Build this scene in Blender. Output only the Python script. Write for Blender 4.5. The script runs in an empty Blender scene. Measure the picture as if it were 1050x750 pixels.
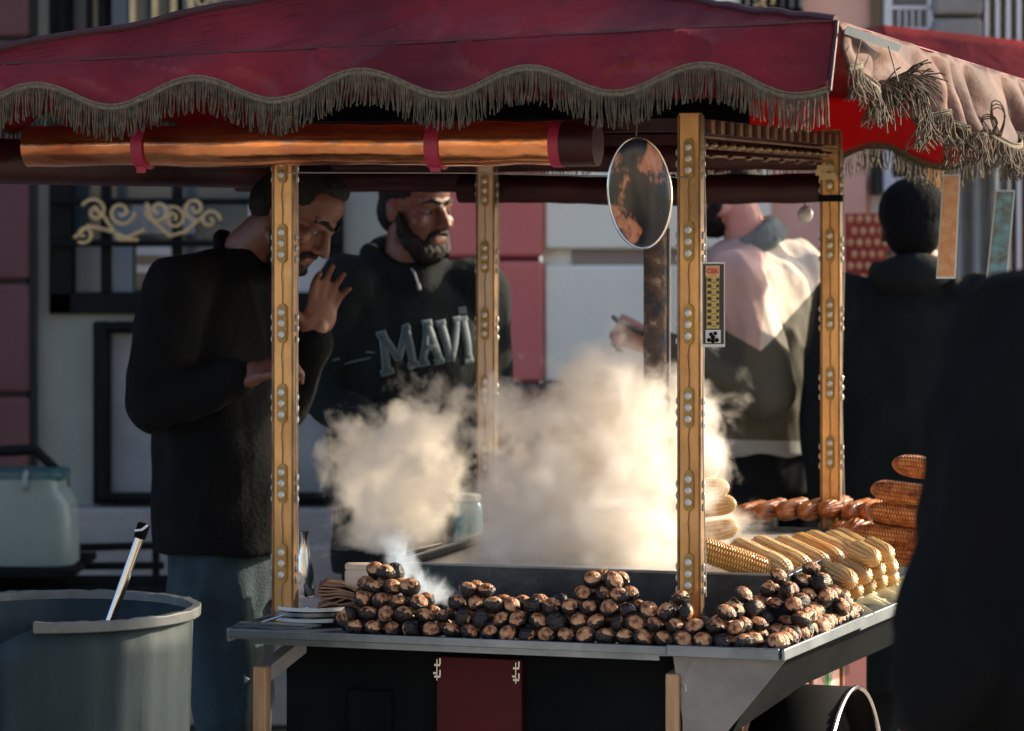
import bpy, bmesh, math, random
from mathutils import Vector, Matrix, noise, Euler
from mathutils.bvhtree import BVHTree
random.seed(7)
R = math.radians
scene = bpy.context.scene
COL = scene.collection

# ------------------------------------------------------------------ camera, sky, sun, exposure
FPX = 3410.0          # focal length in photo pixels
EYE = 1.62
cam_d = bpy.data.cameras.new('camera')
cam = bpy.data.objects.new('camera', cam_d)
COL.objects.link(cam)
cam.location = (0, 0, EYE)
cam.rotation_euler = (R(90), 0, 0)
cam_d.sensor_width = 36
cam_d.lens = FPX / 1050 * 36
cam_d.shift_y = -(375 - 215) / 1050
cam_d.clip_end = 800
cam_d.dof.use_dof = True
cam_d.dof.focus_distance = 6.3
cam_d.dof.aperture_fstop = 5.0
scene.camera = cam

SUN_DIR = Vector((0.90, 0.42, 0.41)).normalized()     # towards the sun
w = bpy.data.worlds.new('World')
scene.world = w
w.use_nodes = True
nt = w.node_tree
bg = nt.nodes['Background']
sky = nt.nodes.new('ShaderNodeTexSky')
sky.sky_type = 'NISHITA'
sky.sun_disc = False
sky.air_density = 0.7
sky.dust_density = 2.2
sky.sun_elevation = math.asin(SUN_DIR.z)
sky.sun_rotation = math.atan2(SUN_DIR.x, SUN_DIR.y)
nt.links.new(sky.outputs[0], bg.inputs[0])
bg.inputs[1].default_value = 0.15
sd = bpy.data.lights.new('sun', 'SUN')
sd.energy = 4.0
sd.angle = R(0.5)
sd.color = (1.0, 0.83, 0.61)
sun = bpy.data.objects.new('sun', sd)
COL.objects.link(sun)
sun.rotation_euler = (-SUN_DIR).to_track_quat('-Z', 'Y').to_euler()
scene.view_settings.view_transform = 'Standard'
scene.view_settings.look = 'None'
scene.view_settings.exposure = 1.1
scene.view_settings.gamma = 1
scene.cycles.use_denoising = True
scene.cycles.max_bounces = 16
scene.cycles.diffuse_bounces = 4
scene.cycles.glossy_bounces = 4
scene.cycles.volume_bounces = 12
scene.cycles.transparent_max_bounces = 16
scene.cycles.diffuse_bounces = 4
scene.cycles.glossy_bounces = 4
scene.cycles.volume_step_rate = 0.6
scene.cycles.caustics_reflective = False
scene.cycles.caustics_refractive = False
scene.cycles.sample_clamp_indirect = 6

# ------------------------------------------------------------------ helpers
def P(px, py, Y):
    return Vector(((px - 525) / FPX * Y, Y, EYE - (py - 215) / FPX * Y))
def PZ(px, py, z):
    return P(px, py, (EYE - z) * FPX / (py - 215))
CU = Vector((0.956, -0.2934, 0)); CV = Vector((0.2934, 0.956, 0))
ORG = Vector((0.333, 6.2, 0))           # foot of the front right post
def K(u, v, z):
    return ORG + CU * u + CV * v + Vector((0, 0, z))
CROT = math.atan2(CU.y, CU.x)
def u_of(px, v):
    k = (px - 525) / FPX
    return (k * (ORG.y + v * CV.y) - ORG.x - v * CV.x) / (CU.x - k * CU.y)

def tag(o, label, cat, group=None, kind=None):
    o['label'] = label; o['category'] = cat
    if group: o['group'] = group
    if kind: o['kind'] = kind
    return o
def structure(o):
    o['kind'] = 'structure'; return o
def empty(name, loc, label, cat, group=None):
    o = bpy.data.objects.new(name, None)
    COL.objects.link(o); o.location = loc; o.empty_display_size = 0.1
    return tag(o, label, cat, group)

def noise_mat(name, c1, c2=None, scale=8.0, rough=0.6, metal=0.0, bump=0.0, bscale=None, detail=5,
              spec=0.5, coat=0.0, sheen=0.0, translucent=0.0, lo=0.35, hi=0.65, stretch=None,
              trans=0.0, c3=None, coat_rough=0.1, rough2=None):
    m = bpy.data.materials.new(name); m.use_nodes = True
    t = m.node_tree; n = t.nodes; L = t.links
    b = n['Principled BSDF']; out = n['Material Output']
    b.inputs['Roughness'].default_value = rough
    b.inputs['Metallic'].default_value = metal
    b.inputs['Specular IOR Level'].default_value = spec
    b.inputs['Coat Weight'].default_value = coat
    b.inputs['Coat Roughness'].default_value = coat_rough
    b.inputs['Sheen Weight'].default_value = sheen
    b.inputs['Transmission Weight'].default_value = trans
    tc = n.new('ShaderNodeTexCoord'); mp = n.new('ShaderNodeMapping')
    L.new(tc.outputs['Object'], mp.inputs[0])
    if stretch: mp.inputs['Scale'].default_value = stretch
    if c2 is None:
        b.inputs['Base Color'].default_value = (*c1, 1)
    else:
        nz = n.new('ShaderNodeTexNoise'); nz.inputs['Scale'].default_value = scale
        nz.inputs['Detail'].default_value = detail; nz.inputs['Roughness'].default_value = 0.6
        L.new(mp.outputs[0], nz.inputs['Vector'])
        r = n.new('ShaderNodeValToRGB')
        r.color_ramp.elements[0].position = lo; r.color_ramp.elements[0].color = (*c1, 1)
        r.color_ramp.elements[1].position = hi; r.color_ramp.elements[1].color = (*c2, 1)
        if c3:
            e = r.color_ramp.elements.new(min(hi + 0.1, 0.98)); e.color = (*c3, 1)
        L.new(nz.outputs[0], r.inputs[0]); L.new(r.outputs[0], b.inputs['Base Color'])
        if rough2 is not None:
            mr = n.new('ShaderNodeMapRange')
            mr.inputs['From Min'].default_value = lo; mr.inputs['From Max'].default_value = hi
            mr.inputs['To Min'].default_value = rough; mr.inputs['To Max'].default_value = rough2
            L.new(nz.outputs[0], mr.inputs[0]); L.new(mr.outputs[0], b.inputs['Roughness'])
    if bump:
        nb = n.new('ShaderNodeTexNoise'); nb.inputs['Scale'].default_value = bscale or scale * 4
        nb.inputs['Detail'].default_value = 6
        L.new(mp.outputs[0], nb.inputs['Vector'])
        bp = n.new('ShaderNodeBump'); bp.inputs['Strength'].default_value = bump
        bp.inputs['Distance'].default_value = 0.01
        L.new(nb.outputs[0], bp.inputs['Height']); L.new(bp.outputs[0], b.inputs['Normal'])
    if translucent:
        tr = n.new('ShaderNodeBsdfTranslucent'); tr.inputs[0].default_value = (*(c2 or c1), 1)
        mx = n.new('ShaderNodeMixShader'); mx.inputs[0].default_value = translucent
        L.new(b.outputs[0], mx.inputs[1]); L.new(tr.outputs[0], mx.inputs[2]); L.new(mx.outputs[0], out.inputs[0])
    return m

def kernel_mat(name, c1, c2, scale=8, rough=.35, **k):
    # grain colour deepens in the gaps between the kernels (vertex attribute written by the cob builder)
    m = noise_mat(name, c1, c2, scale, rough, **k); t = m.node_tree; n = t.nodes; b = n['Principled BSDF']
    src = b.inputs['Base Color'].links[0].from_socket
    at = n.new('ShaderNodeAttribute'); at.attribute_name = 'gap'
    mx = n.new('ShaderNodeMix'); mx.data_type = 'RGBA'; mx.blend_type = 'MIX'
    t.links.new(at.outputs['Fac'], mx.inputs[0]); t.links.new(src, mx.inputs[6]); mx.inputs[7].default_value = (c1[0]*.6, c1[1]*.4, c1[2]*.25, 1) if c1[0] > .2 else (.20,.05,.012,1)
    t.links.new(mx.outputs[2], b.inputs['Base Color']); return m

class MB:
    """collects shapes and links them as ONE mesh object"""
    def __init__(s): s.bm = bmesh.new(); s.mi = 0
    def face(s, vs):
        try:
            f = s.bm.faces.new(vs); f.material_index = s.mi; f.smooth = True; return f
        except ValueError: return None
    def box8(s, pts):
        v = [s.bm.verts.new(p) for p in pts]
        for q in ((0,3,2,1),(4,5,6,7),(0,1,5,4),(1,2,6,5),(2,3,7,6),(3,0,4,7)):
            s.face([v[i] for i in q]).smooth = False
    def box(s, c, h, M=None):
        c = Vector(c)
        pts = [Vector((sx*h[0], sy*h[1], sz*h[2])) for sz in (-1,1) for sx, sy in ((-1,-1),(1,-1),(1,1),(-1,1))]
        s.box8([c + (M @ p if M else p) for p in pts])
    def kbox(s, u0, u1, v0, v1, z0, z1):
        s.box8([K(u, v, z) for z in (z0, z1) for u, v in ((u0,v0),(u1,v0),(u1,v1),(u0,v1))])
    def wbox(s, x0, x1, y0, y1, z0, z1):
        s.box8([Vector((x, y, z)) for z in (z0, z1) for x, y in ((x0,y0),(x1,y0),(x1,y1),(x0,y1))])
    def pxbox(s, px0, px1, py0, py1, Y, th):
        a = P(px0, py1, Y); b = P(px1, py0, Y)
        s.wbox(a.x, b.x, Y, Y + th, a.z, b.z)
    def prism(s, pts, off):
        off = Vector(off); a = [s.bm.verts.new(p) for p in pts]; b = [s.bm.verts.new(Vector(p) + off) for p in pts]
        f = s.face(a); g = s.face(b[::-1])
        if f: f.smooth = False
        if g: g.smooth = False
        n = len(pts)
        for i in range(n):
            f = s.face([a[i], b[i], b[(i+1) % n], a[(i+1) % n]])
            if f: f.smooth = False
    def tube(s, pts, r, seg=8, cap=True, flat=1.0, ref=None):
        pts = [Vector(p) for p in pts]; n = len(pts)
        rs = r if isinstance(r, (list, tuple)) else [r]*n
        rings = []; prev = None
        for i, p in enumerate(pts):
            d = (pts[min(i+1, n-1)] - pts[max(i-1, 0)])
            if d.length < 1e-9: d = Vector((0,0,1))
            d.normalize()
            if prev is None:
                a = Vector(ref) if ref else (Vector((0,0,1)) if abs(d.z) < .9 else Vector((1,0,0)))
                x = a - d*a.dot(d); x.normalize()
            else:
                x = prev - d*prev.dot(d)
                if x.length < 1e-6: x = d.orthogonal()
                x.normalize()
            prev = x; y = d.cross(x)
            rings.append([s.bm.verts.new(p + x*math.cos(2*math.pi*k/seg)*rs[i] + y*math.sin(2*math.pi*k/seg)*rs[i]*flat) for k in range(seg)])
        for i in range(n-1):
            for k in range(seg):
                s.face([rings[i][k], rings[i][(k+1)%seg], rings[i+1][(k+1)%seg], rings[i+1][k]])
        if cap:
            s.face(rings[0][::-1]); s.face(rings[-1])
    def loft(s, rings, side, fwd, seg=24, power=2.0):
        """rings: (centre, half width, half depth)"""
        rr = []
        for c, a, b in rings:
            row = []
            for k in range(seg):
                t = 2*math.pi*k/seg; cx, sx = math.cos(t), math.sin(t)
                e = 2/power
                row.append(s.bm.verts.new(Vector(c) + side*a*math.copysign(abs(cx)**e, cx) + fwd*b*math.copysign(abs(sx)**e, sx)))
            rr.append(row)
        for i in range(len(rr)-1):
            for k in range(seg):
                s.face([rr[i][k], rr[i][(k+1)%seg], rr[i+1][(k+1)%seg], rr[i+1][k]])
        s.face(rr[0][::-1]); s.face(rr[-1])
    def ell(s, c, rad, M=None, seg=16, rings=10):
        c = Vector(c); vs = []
        for i in range(1, rings):
            th = math.pi*i/rings
            row = []
            for k in range(seg):
                ph = 2*math.pi*k/seg
                p = Vector((rad[0]*math.sin(th)*math.cos(ph), rad[1]*math.sin(th)*math.sin(ph), rad[2]*math.cos(th)))
                row.append(s.bm.verts.new(c + (M @ p if M else p)))
            vs.append(row)
        t = Vector((0,0,rad[2])); top = s.bm.verts.new(c + (M @ t if M else t)); bot = s.bm.verts.new(c - (M @ t if M else t))
        for i in range(len(vs)-1):
            for k in range(seg):
                s.face([vs[i][k], vs[i+1][k], vs[i+1][(k+1)%seg], vs[i][(k+1)%seg]])
        for k in range(seg):
            s.face([top, vs[0][k], vs[0][(k+1)%seg]]); s.face([bot, vs[-1][(k+1)%seg], vs[-1][k]])
    def cap(s, p0, p1, r0, r1, seg=14):
        p0 = Vector(p0); p1 = Vector(p1); d = (p1-p0); L = d.length
        if L < 1e-6: s.ell(p0, (r0,)*3); return
        d /= L; pts = []; rs = []
        for k in range(1, 5):
            a = math.pi/2*(1 - k/4); pts.append(p0 - d*r0*math.sin(a)); rs.append(max(r0*math.cos(a), r0*.2))
        for k in range(0, 4):
            a = math.pi/2*k/4; 
            pts.append(p1 + d*r1*math.sin(a)); rs.append(max(r1*math.cos(a), r1*.2))
        s.tube(pts, rs, seg)
    def chain(s, pts, rs):
        for i in range(len(pts)-1): s.cap(pts[i], pts[i+1], rs[i], rs[i+1])
    def lathe(s, c, prof, seg=32, M=None, close=False):
        c = Vector(c); rows = []
        for r, z in prof:
            rows.append([s.bm.verts.new(c + (M @ Vector((r*math.cos(2*math.pi*k/seg), r*math.sin(2*math.pi*k/seg), z)) if M else Vector((r*math.cos(2*math.pi*k/seg), r*math.sin(2*math.pi*k/seg), z)))) for k in range(seg)])
        for i in range(len(rows)-1):
            for k in range(seg):
                s.face([rows[i][k], rows[i][(k+1)%seg], rows[i+1][(k+1)%seg], rows[i+1][k]])
        if not close:
            s.face(rows[0][::-1]); s.face(rows[-1])
    def grid(s, fn, nu, nv):
        vs = [[s.bm.verts.new(fn(i/nu, j/nv)) for i in range(nu+1)] for j in range(nv+1)]
        for j in range(nv):
            for i in range(nu):
                s.face([vs[j][i], vs[j][i+1], vs[j+1][i+1], vs[j+1][i]])
    def build(s, name, mats, parent=None, bevel=0, solid=0, fix=True, sharp=35):
        if not isinstance(mats, (list, tuple)): mats = [mats]
        if fix: bmesh.ops.recalc_face_normals(s.bm, faces=s.bm.faces[:])
        me = bpy.data.meshes.new(name); s.bm.to_mesh(me); s.bm.free()
        for m in mats: me.materials.append(m)
        try: me.set_sharp_from_angle(angle=R(sharp))
        except Exception: pass
        o = bpy.data.objects.new(name, me); COL.objects.link(o)
        if parent: adopt(o, parent)
        if solid:
            md = o.modifiers.new('thickness', 'SOLIDIFY'); md.thickness = solid; md.offset = 0
        if bevel:
            md = o.modifiers.new('bevel', 'BEVEL'); md.width = bevel; md.segments = 2; md.limit_method = 'ANGLE'
        return o
def world_loc(o):
    v = Vector(o.location)
    return v if o.parent is None else v + (o.matrix_parent_inverse.translation + world_loc(o.parent))
def adopt(o, parent):
    o.parent = parent
    o.matrix_parent_inverse = Matrix.Translation(-world_loc(parent))

def remeshed(mb, name, mat, parent, voxel, smooth=6, folds=0.0, fscale=9.0, mats=None, sel=None, subdiv=0):
    """one continuous skin around everything collected in mb"""
    bmesh.ops.recalc_face_normals(mb.bm, faces=mb.bm.faces[:])
    me = bpy.data.meshes.new('tmp'); mb.bm.to_mesh(me); mb.bm.free()
    t = bpy.data.objects.new('tmp', me); COL.objects.link(t)
    md = t.modifiers.new('r', 'REMESH'); md.mode = 'VOXEL'; md.voxel_size = voxel; md.use_smooth_shade = True
    if smooth:
        sm = t.modifiers.new('s', 'SMOOTH'); sm.iterations = smooth; sm.factor = 0.5
    dg = bpy.context.evaluated_depsgraph_get(); dg.update()
    out = bpy.data.meshes.new_from_object(t.evaluated_get(dg))
    bpy.data.objects.remove(t); bpy.data.meshes.remove(me)
    if folds:
        ns = [v.normal.copy() for v in out.vertices]
        for v, n in zip(out.vertices, ns):
            p = v.co
            q = Vector((p.x*fscale, p.y*fscale, p.z*fscale*0.55))
            a = noise.noise(q + Vector((3,1,7))); b = noise.noise(q*2.3)
            v.co = p + n*(folds*(1.6*(0.5-abs(a)*2) + 0.8*b))
    out.materials.clear()
    for m in (mats or [mat]): out.materials.append(m)
    for p in out.polygons:
        p.use_smooth = True
        if sel: p.material_index = sel(p.center)
    out.name = name
    o = bpy.data.objects.new(name, out); COL.objects.link(o)
    if parent: adopt(o, parent)
    return o
def dup(o, parent=None):
    c = o.copy(); COL.objects.link(c)
    if parent: c.parent = parent
    for ch in list(o.children): dup(ch, c)
    return c

# ------------------------------------------------------------------ materials
M = {}
M['wall_grey_shaded'] = noise_mat('grey_plaster_shade_tone', (.25,.285,.25), (.32,.355,.315), 2.2, .9, bump=.25, bscale=40)  # the left wall's shade is put into this darker grey
M['wall_white'] = noise_mat('white_plaster', (.80,.80,.67), (.87,.87,.74), 1.8, .9, bump=.25, bscale=40)
M['wall_pink'] = noise_mat('pink_paint', (.54,.15,.135), (.62,.18,.16), 2.5, .85, bump=.25, bscale=40)
M['wall_maroon'] = noise_mat('maroon_tone_with_shade', (.095,.04,.042), (.125,.052,.055), 2.0, .85, bump=.25, bscale=40)  # left pilaster's shade put into the colour; the plinth shares the tone
M['wall_salmon'] = noise_mat('salmon_paint', (.78,.45,.34), (.84,.50,.38), 2.0, .85, bump=.2, bscale=40)
M['stone'] = noise_mat('grey_stone', (.20,.20,.19), (.29,.28,.26), 5, .85, bump=.4, bscale=50)
M['joint'] = noise_mat('dark_joint', (.03,.03,.03), None, rough=.9)
M['joint_pink'] = noise_mat('pink_joint', (.16,.03,.045), None, rough=.9)
M['joint_tan'] = noise_mat('tan_joint', (.30,.24,.20), None, rough=.9)
M['marble'] = noise_mat('marble_panel', (.15,.18,.19), (.25,.28,.29), 3.5, .5, detail=8)
M['iron'] = noise_mat('black_iron', (.006,.008,.008), (.010,.011,.011), 20, .7, spec=.1, bump=.2)
M['gold_iron'] = noise_mat('gilded_iron', (.48,.36,.18), (.6,.47,.26), 20, .45, metal=.3)
M['curtain'] = noise_mat('pale_curtain', (.30,.32,.32), (.42,.43,.42), 3, .9, stretch=(9,1,.5))
M['blue_frame'] = noise_mat('pale_blue_frame', (.24,.32,.38), None, rough=.5)
M['white_frame'] = noise_mat('white_frame', (.72,.75,.78), None, rough=.5)
M['dark_glass'] = noise_mat('dark_glass', (.012,.018,.02), None, rough=.08, spec=.6)
M['blue_glass'] = noise_mat('blue_glass', (.03,.06,.075), (.07,.11,.13), 2, .15)
M['ground'] = noise_mat('paving_stone', (.27,.255,.23), (.36,.34,.30), 3, .85, bump=.4, bscale=30)
M['facade'] = noise_mat('sunlit_plaster', (.64,.54,.40), (.70,.60,.45), 1.0, .9)
M['red_vinyl'] = noise_mat('red_vinyl', (.085,.005,.007), (.23,.013,.016), 3.2, .44, bump=.7, bscale=13, spec=.28, coat_rough=.3, detail=6)
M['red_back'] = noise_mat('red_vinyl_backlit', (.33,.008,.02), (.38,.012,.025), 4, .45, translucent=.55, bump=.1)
M['sheen_vinyl'] = noise_mat('painted_sheen_vinyl', (.045,.017,.014), (.15,.078,.06), 9, .62, bump=.7, bscale=14, spec=.12)  # sun sheen on the red vinyl put into the colour as rose tan
M['piping'] = noise_mat('dark_piping', (.045,.010,.012), None, rough=.5)
M['braid'] = noise_mat('gold_braid', (.12,.095,.06), (.22,.18,.12), 160, .75, bump=.6, bscale=400)
M['fringe'] = noise_mat('bullion_fringe', (.012,.010,.006), (.125,.102,.060), 60, .7, lo=.3, hi=.68)
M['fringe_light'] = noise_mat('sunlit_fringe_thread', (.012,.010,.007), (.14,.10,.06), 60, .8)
M['roll'] = noise_mat('tarp_painted_sheen', (.30,.07,.02), (.90,.34,.12), 5, .17, metal=.9, bump=.45, bscale=4.5, stretch=(.8,2,2), coat=.5, coat_rough=.08)  # orange reflections on the clear tarp put into a copper base colour
M['roll_dark'] = noise_mat('dark_red_tarp', (.018,.003,.004), (.045,.006,.008), 5, .45, spec=.3, bump=.5, bscale=9)
M['strap'] = noise_mat('crimson_strap', (.30,.012,.05), (.36,.02,.06), 10, .5)
M['brass'] = noise_mat('brass_channel', (.40,.20,.065), (.76,.43,.16), 7, .30, metal=.45, lo=.32, hi=.60, c3=(.90,.60,.30), stretch=(1,1,.7), bump=.12, bscale=25)
M['brass_dark'] = noise_mat('worn_brass_edge', (.12,.07,.03), (.28,.17,.08), 18, .4, metal=.5)
M['brass_pink'] = noise_mat('faded_copper_channel', (.62,.44,.30), (.74,.56,.42), 7, .35, metal=.15)
M['led_plate'] = noise_mat('ochre_led_plate', (.33,.20,.045), (.45,.28,.07), 60, .5)
M['bulb'] = noise_mat('milky_bulb', (.62,.57,.47), None, rough=.2, coat=.6)
M['wire'] = noise_mat('thin_wire', (.10,.06,.04), None, rough=.5)
M['wire_white'] = noise_mat('pale_cable', (.2,.18,.16), None, rough=.5)
M['steel'] = noise_mat('brushed_steel', (.15,.185,.21), (.26,.30,.33), 9, .36, metal=.8, bump=.05, bscale=90)
M['steel_dull'] = noise_mat('dull_galvanised_sheet', (.17,.17,.17), (.27,.26,.25), 7, .5, metal=.5, bump=.2)
M['basin'] = noise_mat('dark_blue_steel', (.02,.032,.04), (.05,.068,.08), 9, .38, metal=.55, bump=.2)
M['hot_steel'] = noise_mat('wet_steel_sheet', (.55,.54,.50), (.68,.66,.61), 4, .35, metal=.4)
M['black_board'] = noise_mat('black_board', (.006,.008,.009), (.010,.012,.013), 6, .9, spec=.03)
M['red_board'] = noise_mat('dark_red_board', (.060,.004,.008), (.085,.006,.011), 3, .5, spec=.2)
M['wood'] = noise_mat('pale_timber', (.42,.24,.11), (.55,.34,.17), 12, .6, stretch=(6,6,.8), bump=.2)
M['rose_board'] = noise_mat('rose_painted_board', (.48,.20,.17), (.66,.38,.32), 9, .55)
M['green_paint'] = noise_mat('green_paint', (.03,.22,.07), (.06,.32,.1), 12, .5)
M['yellow_paint'] = noise_mat('yellow_paint', (.55,.38,.08), None, rough=.5)
M['char'] = noise_mat('charred_shell', (.006,.005,.005), (.028,.018,.014), 70, .38, bump=.6, bscale=160)
M['nut'] = noise_mat('roasted_nut_flesh', (.04,.014,.009), (.50,.205,.08), 46, .42, lo=.37, hi=.47, c3=(.68,.37,.17), bump=.6, bscale=160)
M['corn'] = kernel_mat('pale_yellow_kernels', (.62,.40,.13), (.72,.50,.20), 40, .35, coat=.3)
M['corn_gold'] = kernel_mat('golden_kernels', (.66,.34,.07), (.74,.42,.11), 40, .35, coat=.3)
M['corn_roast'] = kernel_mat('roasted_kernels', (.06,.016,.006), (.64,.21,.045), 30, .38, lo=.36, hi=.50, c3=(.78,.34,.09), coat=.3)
M['corn_core'] = noise_mat('cob_core', (.62,.42,.22), (.72,.52,.3), 60, .7)
M['husk'] = noise_mat('pale_husk', (.55,.50,.28), (.68,.62,.40), 15, .6, stretch=(1,1,6))
M['skin'] = noise_mat('skin', (.125,.047,.030), (.16,.062,.040), 14, .5, bump=.08, bscale=120)  # tone darkened to carry the shade lying on the faces
M['skin_pale'] = noise_mat('fair_skin', (.56,.26,.20), (.64,.33,.26), 14, .5, bump=.08, bscale=120)
M['hair'] = noise_mat('black_hair', (.005,.004,.0035), (.014,.010,.008), 60, .6, spec=.25, bump=.8, bscale=260, stretch=(1,1,.3))
M['eye_white'] = noise_mat('eye', (.16,.14,.13), None, rough=.15)
M['black_knit'] = noise_mat('black_knit', (.004,.005,.0055), (.006,.007,.008), 8, .95, spec=.12, bump=.3, bscale=90)
M['hoodie'] = noise_mat('black_green_fleece', (.005,.009,.0095), (.008,.013,.0135), 8, .9, spec=.2, bump=.3, bscale=90)
M['print'] = noise_mat('print_dark_blue', (.045,.07,.085), None, rough=.7)
M['print_line'] = noise_mat('print_pale_outline', (.14,.21,.22), None, rough=.7)
M['denim'] = noise_mat('blue_denim', (.004,.018,.028), (.011,.040,.056), 11, .85, bump=.5, bscale=220)
M['dark_cloth'] = noise_mat('dark_trousers', (.006,.008,.010), (.010,.012,.014), 9, .9, spec=.15)
M['cream'] = noise_mat('cream_jacket', (.66,.58,.47), (.74,.66,.55), 6, .8, bump=.2)
M['dusty_pink'] = noise_mat('dusty_pink_panel', (.55,.36,.30), (.62,.43,.37), 6, .8, bump=.2)
M['olive'] = noise_mat('olive_panel', (.085,.085,.058), (.13,.125,.09), 6, .85, bump=.3)
M['collar'] = noise_mat('grey_green_collar', (.14,.17,.155), (.19,.22,.2), 30, .85, bump=.3)
M['grey_knit'] = noise_mat('pale_grey_hem', (.33,.36,.36), None, rough=.9)
M['shoe'] = noise_mat('dark_shoe', (.02,.02,.02), None, rough=.5)
M['bin'] = noise_mat('grey_plastic_darkened', (.009,.020,.025), (.028,.045,.050), 5, .65, stretch=(1,1,.35), spec=.2, bump=.25, bscale=18)  # the bin's shade is put into the colour by darkening the plastic
M['bin_rim'] = noise_mat('worn_pale_rim', (.07,.085,.085), (.13,.145,.145), 20, .5)
M['bin_dark'] = noise_mat('shadowed_grey_liner', (.045,.055,.062), None, rough=.7)
M['tub'] = noise_mat('milky_teal_plastic', (.15,.215,.21), (.19,.26,.25), 4, .45)
M['teal_lid'] = noise_mat('teal_lid', (.015,.085,.10), None, rough=.4)
M['plate'] = noise_mat('enamel_plate', (.62,.66,.66), (.70,.73,.72), 5, .22, metal=.0)
M['chrome'] = noise_mat('chrome', (.62,.60,.56), None, rough=.15, metal=1)
M['kraft'] = noise_mat('brown_paper', (.13,.07,.045), (.36,.22,.14), 16, .8, bump=.4, stretch=(1,1,3))
M['salt'] = noise_mat('cream_tub', (.60,.50,.38), None, rough=.5)
M['bottle'] = noise_mat('blue_plastic', (.02,.22,.32), (.04,.30,.40), 5, .25, coat=.5)
M['mirror'] = noise_mat('oval_painted_reflections', (.012,.014,.016), (.50,.19,.09), 13, .22, metal=.0, lo=.54, hi=.59, coat=.2, detail=5, stretch=(1.2,1,.6), c3=(.62,.30,.18))  # copper patches are reflections painted into the colour
M['pipe'] = noise_mat('rusty_pipe', (.03,.035,.04), (.13,.075,.05), 22, .5, metal=.3, lo=.42, hi=.6, c3=(.42,.36,.32), bump=.4)
M['phone'] = noise_mat('phone_black', (.01,.01,.01), None, rough=.15)
M['card_dark'] = noise_mat('card_dark', (.03,.03,.028), None, rough=.4)
M['card_white'] = noise_mat('card_white', (.65,.64,.58), None, rough=.4)
M['card_yellow'] = noise_mat('card_yellow', (.60,.42,.10), None, rough=.4)
M['card_red'] = noise_mat('card_red', (.60,.06,.02), None, rough=.4)
M['card_orange'] = noise_mat('card_orange_print', (.55,.22,.08), (.62,.38,.2), 45, .4, c3=(.25,.36,.42))
M['card_teal'] = noise_mat('card_teal_print', (.10,.09,.06), (.12,.33,.40), 40, .35, c3=(.45,.3,.15))
M['plastic_clear'] = noise_mat('clear_plastic_edge', (.55,.6,.6), None, rough=.2)
M['red_panel'] = noise_mat('red_printed_panel', (.30,.015,.02), (.42,.06,.05), 9, .5)
M['blue_grey'] = noise_mat('blue_grey_cloth', (.16,.21,.24), (.24,.29,.32), 7, .8)
M['brown'] = noise_mat('brown_cloth', (.15,.09,.06), (.22,.14,.10), 7, .8)
M['rubber'] = noise_mat('rubber', (.005,.005,.005), None, rough=.8, spec=.06)
M['globe'] = noise_mat('frosted_globe', (.62,.62,.58), None, rough=.2, coat=.6)
# ------------------------------------------------------------------ the setting: ground and building
g = MB(); g.grid(lambda a, b: Vector((-150 + 300*a, -120 + 300*b, 0)), 2, 2)
structure(g.build('ground', M['ground']))
WY = 10.5
bld = empty('old_building', (-1.5, WY, 0), 'old facade of grey, pink and white painted plaster with barred windows behind the cart', 'building')
XL, XR, HB = -9.0, 2.9, 7.0
xg = P(36, 0, WY).x
x1 = P(440, 0, WY).x; x2 = P(557, 0, WY).x; x3 = P(790, 0, WY).x; x4 = P(893, 0, WY).x
zt = P(0, -60, WY).z
# window openings of the grey wall: (px0..px1, py0..py1)
WIN = (52, 350, -260, 318)
def wall_with_hole(name, mat, xa, xb, hole, depth=.25):
    m = MB(); z0 = 0; z1 = HB
    if hole:
        a = P(hole[0], hole[3], WY); b = P(hole[1], hole[2], WY)
        m.wbox(xa, a.x, WY, WY+depth, z0, z1); m.wbox(b.x, xb, WY, WY+depth, z0, z1)
        m.wbox(a.x, b.x, WY, WY+depth, z0, a.z); m.wbox(a.x, b.x, WY, WY+depth, b.z, z1)
    else: m.wbox(xa, xb, WY, WY+depth, z0, z1)
    return m.build(name, mat, bld)
wall_with_hole('wall', M['wall_grey_shaded'], xg, x1, WIN)
wall_with_hole('wall', M['wall_white'], x2, x3, None)
wall_with_hole('wall', M['wall_salmon'], x3, x4, (757, 821, -300, 14) if False else None)
# rusticated blocks: left pilaster with shade put into its maroon, pink pilaster centre
def blocks(name, mat, jm, px0, px1, ys, proud, xa=None, chamfer=.012):
    j = MB(); xa = P(px0, 0, WY).x if xa is None else xa; xb = P(px1, 0, WY).x
    j.wbox(xa, xb - .012, WY - proud + .03, WY + .25, 0, HB); j.build('joint', jm, bld)
    for k in range(len(ys)-1):
        m = MB(); zt_ = P(0, ys[k], WY).z; zb_ = P(0, ys[k+1], WY).z
        zb_ = max(zb_, 0.0)
        m.wbox(xa, xb, WY - proud, WY - proud + .06, zb_ + .012, zt_ - .003)
        m.build(name, mat, bld, bevel=chamfer)
blocks('plaster_block', M['wall_maroon'], M['joint'], -100, 33, (-900, -400, -215, -72, 43, 165, 290, 405, 520, 640, 741), .10, xa=XL)
m = MB(); a = P(33, 0, WY).x; m.wbox(a, P(39, 0, WY).x, WY - .05, WY, 0, HB); m.build('edge_joint', M['joint'], bld)  # dark vertical joint at the pilaster's edge
blocks('plaster_block', M['wall_pink'], M['joint_pink'], 440, 557, (-900, -400, -200, -60, 85, 267, 395), .06)
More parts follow.
